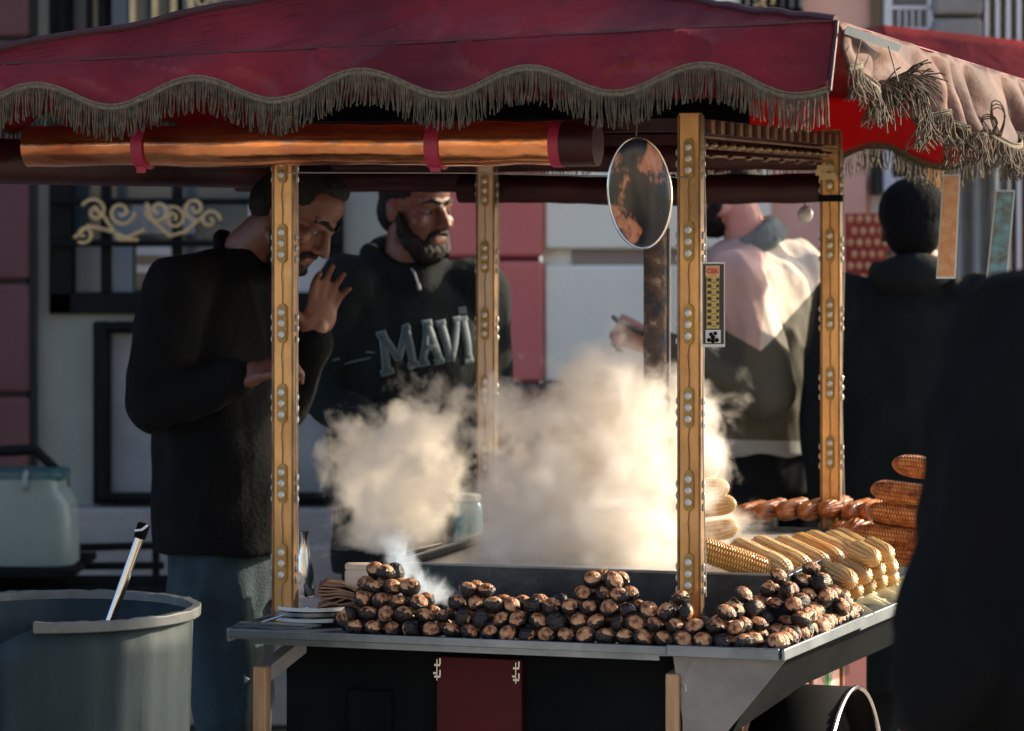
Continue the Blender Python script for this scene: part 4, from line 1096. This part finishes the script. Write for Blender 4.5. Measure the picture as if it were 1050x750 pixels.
def hand_prims(m, wr, F, side=1, s=1.0, curl=(.5,.5,.5,.5), spread=.12, thumb=.6, tcurl=.3):
    """F: forward = towards the fingertips, up = back of the hand; side=+1 puts the thumb on the right-hand side vector"""
    f, r, u = F; r = r*side; Mr = rotm((f, r*side, u))
    m.ell(wr + f*.045*s, (.040*s, .050*s, .0165*s), Mr, 18, 12); m.ell(wr + f*.02*s + r*.022*s - u*.006*s, (.018*s,.032*s,.016*s), Mr)
    m.cap(wr - f*.03*s, wr + f*.02*s, .026*s, .027*s)
    for i, (o, L, rr) in enumerate(((.029,.072,.0088), (.010,.080,.0092), (-.010,.075,.0088), (-.028,.058,.0078))):
        base = wr + f*(.083 - .006*abs(i-1.2))*s + r*o*s; a = spread*(1.2-i)
        d = (f*math.cos(a) + r*math.sin(a)).normalized(); ang = 0; p = base - d*.02*s; pts = [p, base]; c = curl[i]
        for seg, w in ((.45,.5), (.30,1.0), (.25,.8)):
            ang += c*w; dd = d*math.cos(ang) - u*math.sin(ang); pts.append(pts[-1] + dd*L*seg*s)
        m.chain(pts, [rr*s*k for k in (1.1,1.08,1.0,.92,.8)])
    b = wr + f*.022*s + r*.026*s - u*.004*s; d = (f*math.cos(thumb) + r*math.sin(thumb)).normalized(); p1 = b + d*.035*s; d2 = (d + f*tcurl - u*.25*tcurl).normalized(); p2 = p1 + d2*.030*s; p3 = p2 + (d2 + f*tcurl*.6).normalized()*.024*s
    m.chain([b - d*.008*s, p1, p2, p3], [.0135*s, .0115*s, .0102*s, .0085*s])
def eyes(parent, c, F, s=1.0):
    q = hl(c, F, s)
    for k in (-1, 1):
        m = MB(); m.ell(q(k*.031,.0745,.003), (.0125*s,.0105*s,.0075*s), rotm(F)); m.mi = 1; m.ell(q(k*.031,.0815,.003), (.006*s,.005*s,.006*s), rotm(F)); m.build('eye', [M['eye_white'], M['hair']], parent)
def hair_part(parent, c, F, s=1.0, big=1.0, back=0.0, mat='hair'):
    q = hl(c, F, s); Mr = rotm(F); m = MB()
    m.ell(q(0,-.020,.050), (.080*s*big,.093*s*big,.080*s*big), Mr, 28, 18); m.ell(q(0,-.055-back,-.005), (.066*s*big,.058*s*big,.065*s*big), Mr, 24, 14); m.ell(q(0,.035,.098), (.052*s,.040*s,.026*s), Mr)
    return remeshed(m, 'hair', M[mat], parent, .006, 4, .0014, 110)
def beard_part(parent, c, F, s=1.0):
    q = hl(c, F, s); Mr = rotm(F); m = MB()
    m.ell(q(0,.050,-.098), (.047*s,.042*s,.032*s), Mr, 20, 14); m.ell(q(0,.078,-.090), (.027*s,.018*s,.020*s), Mr)
    for k in (-1, 1):
        m.chain([q(k*.070,.006,-.005), q(k*.062,.024,-.05), q(k*.050,.045,-.078), q(k*.03,.070,-.095)], [.009*s,.019*s,.023*s,.022*s])
        m.chain([q(k*.030,.078,-.072), q(k*.024,.088,-.050), q(k*.004,.098,-.045)], [.009*s,.0065*s,.006*s])
    return remeshed(m, 'beard', M['hair'], parent, .005, 2, .003, 70)
def brows(parent, c, F, s=1.0):
    q = hl(c, F, s); m = MB()
    for k in (-1, 1): m.chain([q(k*.050,.070,.024), q(k*.032,.088,.034), q(k*.013,.097,.028)], [.003*s,.0055*s,.005*s])
    return m.build('eyebrows', M['hair'], parent)

def person(name_label, loc, J, F_head, F_body, skin='skin', top='black_knit', legs='denim', hands=(None, None), s=1.0, sleeve=1.0, hood=False, long_coat=0, top_parts=None, sel=None,
           beard=True, hair=1.0, vox=.006, folds=.006, belly=1.0, top_name='sweater', group=None, sh_w=.19, hairmat='hair', face=True):
    """J: joints in world space"""
    root_m = MB(); f, r, u = F_body
    head_prims(root_m, J['head'], F_head, s)
    q = hl(J['head'], F_head, s)
    root_m.cap(J['neck'] - Z*.03, q(0,-.022,-.05), .060*s, .054*s)
    spine = [J['pelvis'], J['pelvis'].lerp(J['chest'], .4), J['chest'], J['chest'].lerp(J['neck'], .6), J['neck']]
    root_m.loft([(spine[0]-Z*.1*s, .13*s, .095*s), (spine[0], .155*s, .11*s), (spine[1], .14*s, .10*s), (spine[2], .165*s, .11*s), (spine[3], .13*s, .085*s), (spine[4], .055*s, .052*s)], r, f)
    for S in 'LR':
        root_m.chain([J['sh'+S], J['el'+S], J['wr'+S]], [.050*s, .038*s, .026*s])
        root_m.chain([J['hip'+S], J['kn'+S], J['an'+S]], [.080*s, .052*s, .036*s])
        root_m.chain([J['an'+S] - Z*.03, J['an'+S] - Z*.045*s + f*.13*s], [.035*s, .028*s])
    for hp in hands:
        if hp: hand_prims(root_m, *hp[:2], **hp[2])
    body = remeshed(root_m, 'person', M[skin], None, vox, 2)
    tag(body, name_label, 'person', group)
    # clothes
    m = MB(); k = 1.0
    w_ = belly
    m.loft([(J['pelvis'] - Z*.06*s, .182*s*w_, .140*s*w_), (J['pelvis'], .184*s*w_, .143*s*w_), (spine[1], .178*s*w_, .138*s*w_), (spine[2], sh_w*s, .138*s), (spine[2].lerp(J['neck'], .55), sh_w*.86*s, .112*s), (J['neck'] - Z*.005, .074*s, .070*s)], r, f, 32)
    for S in 'LR':
        m.chain([J['neck'].lerp(J['sh'+S], .45) - Z*.02, J['sh'+S]], [.060*s, .073*s*sleeve])
        e = J['el'+S]; wv = J['wr'+S]
        cuff = wv + (e - wv).normalized()*.018
        m.chain([J['sh'+S], e, cuff], [.073*s*sleeve, .060*s*sleeve, .041*s*sleeve])
    if long_coat:
        m.loft([(J['pelvis'] - Z*long_coat*s, .245*s, .215*s), (J['pelvis'] - Z*.3*s, .225*s, .18*s), (J['pelvis'], .20*s, .15*s), (spine[2], .20*s, .14*s)], r, f, 32)
    if hood:
        b = J['neck'] - f*.045*s + Z*.012
        m.ell(b - f*.035*s, (.10*s, .062*s, .055*s), rotm((f, r, u)), 24, 14); m.chain([b + r*.085*s, b + r*.07*s + f*.08*s - Z*.03, J['neck'] + f*.085*s - Z*.06, b - r*.07*s + f*.08*s - Z*.03, b - r*.085*s], [.032*s]*5)
    else:
        n = J['neck']; ax = (J['head'] - n).normalized(); ff = (f - ax*f.dot(ax)).normalized(); rr_ = ax.cross(ff)
        m.chain([n + (rr_*math.cos(t)*.047 + ff*math.sin(t)*.046)*s - ax*.022 for t in [2*math.pi*i/14 for i in range(15)]], [.013*s]*15)
    gar = remeshed(m, top_name, M[top], body, .0075, 3, folds, 8.5, mats=[M[x] for x in top_parts] if top_parts else None, sel=sel)
    m = MB()
    m.loft([(J['pelvis'] - Z*.17*s, .165*s, .125*s), (J['pelvis'] - Z*.02, .168*s, .128*s), (J['pelvis'] + Z*.05, .155*s, .115*s)], r, f)
    for S in 'LR':
        m.chain([J['hip'+S], J['kn'+S], J['an'+S] + Z*.02], [.094*s, .072*s, .060*s])
    remeshed(m, 'trousers', M[legs], body, .010, 4, .009, 9)
    m = MB()
    for S in 'LR': m.chain([J['an'+S] - Z*.045 - f*.02, J['an'+S] - Z*.055 + f*.06, J['an'+S] - Z*.06 + f*.15], [.044*s, .046*s, .036*s])
    remeshed(m, 'shoes', M['shoe'], body, .010, 2)
    if hair: hair_part(body, J['head'], F_head, s, hair, mat=hairmat)
    if beard: beard_part(body, J['head'], F_head, s)
    if face: eyes(body, J['head'], F_head, s); brows(body, J['head'], F_head, s)
    return body, gar
def legs_j(J, F, hip_w=.09, step=.03, s=1.0):
    f, r, u = F; p = J['pelvis']; g_ = p.copy(); g_.z = 0
    for S, k in (('L', -1), ('R', 1)):
        J['hip'+S] = p + r*k*hip_w*s - Z*.05
        J['kn'+S] = g_ + r*k*(hip_w+.01)*s + f*step*k + f*.02 + Z*.47*s
        J['an'+S] = g_ + r*k*(hip_w+.02)*s + f*step*k*2 + Z*.105*s
    return J

# man 1: black sweater, head bowed, hands raised, left of the cart
Ym = 7.38
FB = frame((.90, -.20, 0)); FH = frame((.74, -.34, -.62), (.55, -.1, .9))
J = {'head': P(303, 219, Ym-.06), 'neck': P(246, 254, Ym), 'chest': P(225, 335, Ym), 'pelvis': P(233, 535, Ym+.02)}
J['shR'] = P(183, 300, Ym-.17) ; J['elR'] = P(158, 412, Ym-.20); J['wrR'] = P(252, 386, Ym-.26)
J['shL'] = P(262, 300, Ym+.17); J['elL'] = P(290, 412, Ym+.10); J['wrL'] = P(322, 346, Ym-.02)
legs_j(J, FB, .085, .02)
h1 = (J['wrR'], frame((.85, -.25, .35), (-.2,-.3,1)), dict(side=1, curl=(.9,.9,1,1), thumb=.5))
h2 = (J['wrL'], frame((.22, -.02, .97), (.75, .55, -.15)), dict(side=-1, curl=(.45,.35,.40,.55), spread=.10, thumb=.95, tcurl=.2, s=1.04))
h2 = (J['wrL'], frame((.25, -.05, .95), (-.45, .85, .1)), dict(side=1, curl=(.35,.25,.3,.4), spread=.13, thumb=1.05, tcurl=.15, s=1.05))
def man1(): return person('man in black sweater and blue jeans bowing his head, one hand raised', None, J, FH, FB, hands=(h1, h2), top='black_knit', belly=1.12, sleeve=1.12, s=1.0, sh_w=.20)
man1()

# man 2: black lettered hoodie, behind the cart
Ym = 8.30
FB = frame((.30, -.95, 0)); FH = frame((.72, -.70, -.10))
J = {'head': P(427, 216, Ym), 'neck': P(417, 268, Ym+.03), 'chest': P(424, 350, Ym+.03), 'pelvis': P(424, 560, Ym+.03)}
J['shL'] = P(487, 300, Ym+.06); J['elL'] = P(497, 398, Ym+.10); J['wrL'] = P(470, 470, Ym-.12)
J['shR'] = P(357, 296, Ym-.03); J['elR'] = P(338, 405, Ym-.02); J['wrR'] = P(385, 452, Ym-.22)
legs_j(J, FB, .09, .02)
h1 = (J['wrL'], frame((-.6,-.5,-.4), (0,0,1)), dict(side=1, curl=(.7,.7,.8,.8)))
h2 = (J['wrR'], frame((.7,-.5,-.3), (0,0,1)), dict(side=-1, curl=(.7,.7,.8,.8)))
mb, gar = person('bearded man in black lettered hoodie looking right, standing behind the cart', None, J, FH, FB, hands=(h1, h2), top='hoodie', top_name='hoodie', hood=True, legs='dark_cloth', s=1.0, belly=1.12, sleeve=1.18, sh_w=.215)
# letters sewn on the hoodie, laid on its surface
dg = bpy.context.evaluated_depsgraph_get()
bvh = BVHTree.FromPolygons([v.co.copy() for v in gar.data.vertices], [tuple(p.vertices) for p in gar.data.polygons])
def drop(px, py, lift):
    d = P(px, py, 1.0) - Vector((0,0,EYE)); d.normalize()
    # project along the chest normal, not along the view
    o = P(px, py, Ym-.6); n = FB[0]
    hit = bvh.ray_cast(P(px, py, Ym-.12) - Vector((0,.0,0)) + n*.5, -n)
    if hit[0] is None: return P(px, py, Ym-.1)
    return hit[0] + n*lift
def stroke(m, a, b, wdt, lift, seg=8):
    a = Vector(a); b = Vector(b); d = (b-a).normalized(); n = Vector((-d.y, d.x))*wdt/2
    rows = []
    for i in range(seg+1):
        p = a.lerp(b, i/seg); row = []
        for j in range(4):
            q = p + n*(1 - 2*j/3); row.append(m.bm.verts.new(drop(q.x, q.y, lift)))
        rows.append(row)
    for i in range(seg):
        for j in range(3): m.face([rows[i][j], rows[i][j+1], rows[i+1][j+1], rows[i+1][j]])
def letter(strokes, wd):
    m = MB(); m.mi = 1
    for i, (a, b, k) in enumerate(strokes): stroke(m, Vector(a) - (Vector(b)-Vector(a)).normalized()*.9, Vector(b) + (Vector(b)-Vector(a)).normalized()*.9, wd*k+2.0, .0030 + .0002*i)
    m.mi = 0
    for i, (a, b, k) in enumerate(strokes): stroke(m, a, b, wd*k, .0048 + .0002*i)
    o = m.build('letter', [M['print'], M['print_line']], gar, solid=.001)
letter([((392,343),(396,381),1), ((393,345),(408,368),.9), ((408,368),(418,337),.9), ((417,337),(424,374),1), ((387,344),(396,342),.7), ((391,383),(402,380),.7), ((415,337),(421,335),.7), ((419,376),(429,373),.7)], 6.4)
letter([((441,333),(434,372),.9), ((441,333),(453,370),1.1), ((437,357),(449,355),.7), ((431,374),(440,372),.6), ((448,372),(458,370),.6), ((436,332),(446,331),.6)], 6.4)
letter([((457,332),(466,370),1.1), ((477,329),(467,370),.9), ((452,333),(462,331),.6), ((472,329),(480,328),.6)], 6.4)
letter([((484,328),(489,370),1.1), ((479,329),(489,327),.6), ((484,372),(494,370),.6), ((480,320),(488,319),.8)], 6.4)
m = MB(); stroke(m, (343,370), (350,368), 1.3, .004, 3); stroke(m, (356,374), (380,367), 1.0, .004, 5); stroke(m, (376,361), (384,362), 1.0, .004, 3); m.build('print_line', M['print_line'], gar, solid=.001)
m = MB(); c = drop(433, 292, .008); m.tube([drop(428, 262, .012), drop(431, 280, .01), c], .0025, 8); m.tube([c, c + Vector((.004, -.003, -.014))], .004, 8); m.build('drawstring', M['grey_knit'], gar)

# one jacket material: straight-edged cream, pink and olive panels with a pale hem
def jacket_mat():
    m = noise_mat('panelled_jacket', (.62,.54,.43), (.72,.64,.53), 6, .82, bump=.25, bscale=30); t = m.node_tree; n = t.nodes; L = t.links; b = n['Principled BSDF']
    base = b.inputs['Base Color'].links[0].from_socket
    tc = n.new('ShaderNodeTexCoord'); sx = n.new('ShaderNodeSeparateXYZ'); L.new(tc.outputs['Object'], sx.inputs[0])
    def side(p, q):      # 1 above the line through two points of the cloth, given at the jacket's depth
        a = P(*p, 8.9); c = P(*q, 8.9); k = (c.z-a.z)/(c.x-a.x)
        m1 = n.new('ShaderNodeMath'); m1.operation = 'MULTIPLY_ADD'; L.new(sx.outputs[0], m1.inputs[0]); m1.inputs[1].default_value = -k; m1.inputs[2].default_value = k*a.x - a.z
        m2 = n.new('ShaderNodeMath'); m2.operation = 'ADD'; L.new(m1.outputs[0], m2.inputs[0]); L.new(sx.outputs[2], m2.inputs[1])
        m3 = n.new('ShaderNodeMath'); m3.operation = 'MULTIPLY'; m3.use_clamp = True; L.new(m2.outputs[0], m3.inputs[0]); m3.inputs[1].default_value = 400; return m3.outputs[0]
    def op(o, x, y):
        k = n.new('ShaderNodeMath'); k.operation = o; L.new(x, k.inputs[0]); L.new(y, k.inputs[1]); return k.outputs[0]
    def mix(f, x, col, inv=False):
        k = n.new('ShaderNodeMix'); k.data_type = 'RGBA'; L.new(f, k.inputs[0])
        L.new(x, k.inputs[7 if inv else 6]); k.inputs[6 if inv else 7].default_value = (*col, 1); return k.outputs[2]
    upper = op('MINIMUM', side((720,326),(772,356)), side((772,356),(845,288)))
    c = mix(side((786,236),(768,372)), base, (.50,.33,.28))
    c = mix(upper, c, (.085,.082,.056), True)
    c = mix(side((700,446),(850,450)), c, (.33,.35,.35), True)
    L.new(c, b.inputs['Base Color']); return m
M['jacket'] = jacket_mat()
# man 3: cream and olive jacket, seen from behind, phone in hand
Ym = 8.9
FB = frame((-.62, .78, 0)); FH = frame((-.86, .22, -.30))
J = {'head': P(741, 190, Ym), 'neck': P(768, 244, Ym), 'chest': P(776, 320, Ym), 'pelvis': P(790, 440, Ym)}
f, r, u = FB
J['shR'] = P(816, 282, Ym+.10); J['elR'] = P(822, 380, Ym+.16); J['wrR'] = P(735, 372, Ym+.22)
J['shL'] = P(752, 290, Ym-.17); J['elL'] = P(788, 400, Ym-.22); J['wrL'] = P(672, 354, Ym-.16)
legs_j(J, FB, .09, .02)
h1 = (J['wrL'], frame((-.93, .0, .33), (.1,-.75,.6)), dict(side=1, curl=(.9,1.0,1.1,1.2), thumb=.5, tcurl=.5))
h2 = (J['wrR'], frame((-.9, .3, .2), (0,0,1)), dict(side=-1, curl=(.8,.8,.9,1)))
zc1 = P(0, 335, Ym).z; 
def sel3(c):
    px = 525 + c.x/c.y*FPX; py = 215 + (EYE-c.z)/c.y*FPX
    if py > 448: return 3
    cut = 322 - (px-800)*.65 if px > 800 else (330 + (px-725)*1.0 if px < 772 else 377 - (px-772)*1.9)
    if py > cut: return 2
    if px < 797 - (py-250)*.12 and py > 255: return 1
    return 0
mb3, g3_ = person('man in cream and olive jacket, back turned, holding a phone', None, J, FH, FB, skin='skin_pale', hands=(h1, h2), top='jacket', top_name='jacket', legs='dark_cloth',
    belly=1.05, sleeve=1.22, sh_w=.215, folds=.010)
m = MB(); n = P(773, 246, Ym); ax = Vector((-.52, -.15, .84)).normalized(); r1 = ax.cross(Vector((0,1,0))).normalized(); r2 = ax.cross(r1)
for rr, dz in ((.078, -.022), (.073, 0.0), (.070, .022)):
    m.chain([n + ax*dz + r1*rr*math.cos(t) + r2*rr*math.sin(t) for t in [2*math.pi*k/20 for k in range(21)]], [.0135]*21)
remeshed(m, 'collar', M['collar'], mb3, .006, 3, .002, 30)
ph = empty('smartphone', P(640, 330, Ym-.2), 'black smartphone held by the man in the cream jacket', 'phone')
a = P(629, 327, Ym-.19); b = P(664, 343, Ym-.17); d = (b-a).normalized(); n = Vector((.35,-.1,.9)).normalized(); n = (n - d*n.dot(d)).normalized(); sd_ = d.cross(n)
m = MB(); m.box((a+b)/2, ((b-a).length/2, .035, .0045), Matrix((d, sd_, n)).transposed()); m.build('body', M['phone'], ph, bevel=.003)
m = MB(); m.box((a+b)/2 + n*.0055, ((b-a).length/2-.004, .032, .0006), Matrix((d, sd_, n)).transposed()); m.build('screen', M['dark_glass'], ph)

# man 4: black hooded back
Ym = 8.6
FB = frame((.15, .99, 0)); FH = frame((.1, 1, -.1))
J = {'head': P(936, 238, Ym), 'neck': P(937, 285, Ym), 'chest': P(938, 365, Ym), 'pelvis': P(938, 520, Ym)}
f, r, u = FB
for S, k in (('L', -1), ('R', 1)):
    J['sh'+S] = J['neck'] + r*k*.175 - Z*.075; J['el'+S] = J['sh'+S] + r*k*.05 - Z*.30; J['wr'+S] = J['el'+S] - Z*.24 + f*.08
legs_j(J, FB, .09, .03)
person('person in long black coat seen from behind, right of the back post', None, J, FH, FB, top='hoodie', top_name='coat', legs='dark_cloth', hood=True, long_coat=.45, sleeve=1.25, belly=1.15, sh_w=.22, vox=.009, hair=1.12, beard=False, face=False, hairmat='black_knit')

# person 5: dark coat close to the camera at the right edge
Ym = 4.15
FB = frame((-.55, .83, 0)); FH = frame((-.5, .8, -.1))
J = {'head': P(1150, 215, Ym), 'neck': P(1150, 325, Ym), 'chest': P(1150, 480, Ym), 'pelvis': P(1150, 800, Ym)}
J['head'].z = 1.58; J['neck'].z = 1.42
J['chest'].z = 1.25; J['pelvis'].z = .93
J['shL'] = P(1062, 372, Ym); J['elL'] = P(1012, 545, Ym-.05); J['wrL'] = P(968, 730, Ym-.12)
J['shR'] = P(1270, 372, Ym+.05); J['elR'] = P(1300, 600, Ym); J['wrR'] = P(1280, 780, Ym)
legs_j(J, FB, .09, .03)
person('person in a dark coat close to the viewer, cut off by the right edge', None, J, FH, FB, top='black_knit', top_name='coat', legs='dark_cloth', hood=True, long_coat=.62, sleeve=1.55, belly=1.25, sh_w=.22, vox=.009, beard=False, hair=1.0, face=False, s=1.03, folds=.014)

# passers-by far behind
for (px, py, Yp, fwd, tp, sk, lab, hm) in () and ((806, 228, 9.7, (.7,.6,0), 'brown', 'brown', 'blurred passer-by in brown behind the man with the phone', 'hair'),):
    FB = frame(fwd); J = {'head': P(px, py, Yp)}; J['neck'] = J['head'] - Z*.145; J['chest'] = J['neck'] - Z*.19; J['pelvis'] = J['neck'] - Z*.55
    f, r, u = FB
    for S, k in (('L', -1), ('R', 1)):
        J['sh'+S] = J['neck'] + r*k*.165 - Z*.07; J['el'+S] = J['sh'+S] + r*k*.05 - Z*.29; J['wr'+S] = J['el'+S] - Z*.23 + f*.10
    legs_j(J, FB, .09, .04)
    person(lab, None, J, FB, FB, skin=sk, top=tp, top_name='coat', legs='dark_cloth', vox=.010, beard=False, face=False, s=.98, hairmat=hm,
           hands=((J['wrL'], frame((.1,0,-1), r), dict(side=1)), (J['wrR'], frame((.1,0,-1), -r), dict(side=1))))

# ------------------------------------------------------------------ neighbouring cart
c2 = empty('neighbouring_cart', P(1050, 750, 9.0), 'second street cart with dark red canopy and grey fringe, partly hidden at the right', 'food cart')
YB = 9.0
def q2(px, py, Y): return P(px, py, Y)
m = MB()
def roof2(a, b):
    e = q2(895 + 330*a, 128 + 12*a, YB - .0); t = q2(903 + 300*a, 26 + 34*a, YB + .35)
    p = e.lerp(t, b); return p + Vector((0, .03*math.sin(a*9)*(1-b), -.012*math.sin(math.pi*b)))
m.grid(roof2, 40, 12)
def side2(a, b):
    e = q2(895, 128, YB).lerp(q2(866, 120, YB+1.0), a); t = q2(903, 26, YB+.35).lerp(q2(866, 34, YB+1.0), a); return e.lerp(t, b)
m.grid(side2, 12, 8); cv2 = m.build('canopy', M['red_vinyl'], c2, solid=.004)
m = MB()
for i in range(70):
    t = i/70; p = q2(1008 + 150*t, 0, YB-.02); cy = 112 - 26*abs(math.sin(math.pi*t*1.8 + .2)); p.z = P(0, cy, YB).z
    m.tube([p, p + Vector((.002, -.002, -.03)), p + Vector((0, -.004, -.07))], .003, 5)
m.build('fringe', M['fringe'], cv2)
m = MB(); m.grid(lambda a, b: P(968 + 66*a, 120 + 330*b, 9.3 + .02*math.sin(a*22)), 50, 6); m.build('plastic_curtain', M['blue_grey'], c2, solid=.004)
for px in (958, 1180):
    m = MB(); a = q2(px-8, 130, YB+.05); b = q2(px+9, 130, YB+.05); m.wbox(a.x, b.x, YB+.05, YB+.09, .8, a.z); m.build('post', M['brass'], c2, bevel=.002)
m = MB(); a = q2(952, 560, YB); m.wbox(a.x, a.x + .9, YB, YB+.8, .1, .84); m.build('counter', M['red_board'], c2, bevel=.004)
wb = MB(); wb.pxbox(867, 931, 219, 292, 10.1, .03); o = wb.build('red_board', M['red_panel'], c2)
m = MB(); rnd = random.Random(9)
for i in range(7):
    for j in range(6):
        p = P(872 + i*9 + (j % 2)*4, 225 + j*12, 10.09); m.ell(p, (.010, .003, .012), None, 10, 6)
m.build('printed_fruit', M['card_orange'], o)
m = MB(); m.tube([P(866, 292, 10.1), P(866, 560, 10.1)], .012); m.tube([P(931, 292, 10.1), P(931, 560, 10.1)], .012); m.build('board_legs', M['iron'], o)

# ------------------------------------------------------------------ steam
def smoke(name, lo, hi, blobs, dens, nscale, detail, thr, gain, color, aniso, label, stretch=(1,1,1), dist=.25):
    m = MB(); m.wbox(lo[0], hi[0], lo[1], hi[1], lo[2], hi[2])
    mt = bpy.data.materials.new(name); mt.use_nodes = True; t = mt.node_tree; n = t.nodes; L = t.links
    for x in list(n): n.remove(x)
    out = n.new('ShaderNodeOutputMaterial'); vol = n.new('ShaderNodeVolumePrincipled'); L.new(vol.outputs[0], out.inputs['Volume'])
    vol.inputs['Color'].default_value = (*color, 1); vol.inputs['Anisotropy'].default_value = aniso; vol.inputs['Absorption Color'].default_value = (0,0,0,1)
    geo = n.new('ShaderNodeNewGeometry')
    def math_(op, a, b=None, clamp=False):
        k = n.new('ShaderNodeMath'); k.operation = op; k.use_clamp = clamp
        for i, x in enumerate((a, b)):
            if x is None: continue
            if isinstance(x, (int, float)): k.inputs[i].default_value = x
            else: L.new(x, k.inputs[i])
        return k.outputs[0]
    acc = None
    for c, rad, pw in blobs:
        mp = n.new('ShaderNodeMapping'); mp.vector_type = 'POINT'
        mp.inputs['Location'].default_value = tuple(-c[i]/rad[i] for i in range(3)); mp.inputs['Scale'].default_value = tuple(1/rad[i] for i in range(3))
        L.new(geo.outputs['Position'], mp.inputs[0])
        ln = n.new('ShaderNodeVectorMath'); ln.operation = 'LENGTH'; L.new(mp.outputs[0], ln.inputs[0])
        e = math_('MULTIPLY', math_('SUBTRACT', 1.0, ln.outputs['Value']), pw)
        e = math_('MAXIMUM', e, -1.0)
        acc = e if acc is None else math_('MAXIMUM', acc, e)
    mp = n.new('ShaderNodeMapping'); mp.inputs['Scale'].default_value = stretch; L.new(geo.outputs['Position'], mp.inputs[0])
    nz = n.new('ShaderNodeTexNoise'); nz.inputs['Scale'].default_value = nscale; nz.inputs['Detail'].default_value = detail; nz.inputs['Roughness'].default_value = .63; nz.inputs['Distortion'].default_value = dist
    L.new(mp.outputs[0], nz.inputs['Vector'])
    s = math_('MULTIPLY', math_('SUBTRACT', nz.outputs[0], .5), gain)
    s = math_('ADD', s, acc); s = math_('SUBTRACT', s, thr); s = math_('MULTIPLY', s, dens); s = math_('MAXIMUM', s, 0.0); s = math_('MINIMUM', s, dens*.55)
    L.new(s, vol.inputs['Density'])
    o = m.build(name, mt); o['label'] = label; o['category'] = 'steam'; o['kind'] = 'stuff'
    mt.cycles.volume_sampling = 'MULTIPLE_IMPORTANCE' if hasattr(mt, 'cycles') else None
    return o
def wp(px, py, Y): v = P(px, py, Y); return (v.x, v.y, v.z)
blobs = [(wp(600, 535, 6.93), (.27,.34,.23), 1.35), (wp(650, 500, 6.93), (.20,.3,.22), 1.3), (wp(622, 448, 6.98), (.20,.24,.22), .95), (wp(612, 400, 7.0), (.12,.16,.12), .8), (wp(700, 445, 7.0), (.11,.14,.20), .8),
         (wp(402, 520, 7.08), (.135,.22,.22), 1.05), (wp(430, 462, 7.1), (.12,.16,.155), .75), (wp(372, 490, 7.1), (.09,.14,.18), .75), (wp(525, 440, 7.0), (.10,.2,.10), .6), (wp(540, 560, 7.05), (.16,.22,.09), .9), (wp(725, 540, 6.95), (.10,.18,.07), .6), (wp(400, 565, 7.05), (.13,.2,.05), .7)]
smoke('steam_cloud', (-.52, 6.62, .90), (.56, 7.42, 1.42), blobs, 42, 11, 12, .16, 2.9, (.985,.960,.915), .2, 'dense warm white steam rising from the basin and drifting between the posts')
blobs = [(wp(412, 585, 6.42), (.035,.06,.075), .8), (wp(430, 605, 6.38), (.075,.07,.04), .8), (wp(402, 562, 6.46), (.035,.05,.05), .7), (wp(445, 612, 6.35), (.06,.06,.03), .7)]
smoke('smoke_wisp', (-.34, 6.24, .845), (-.05, 6.56, 1.02), blobs, 60, 30, 7, .22, 3.0, (.80,.90,.99), .1, 'thin bluish smoke curling up from the chestnuts right of the left pyramid', (1,1,.6), 1.2)
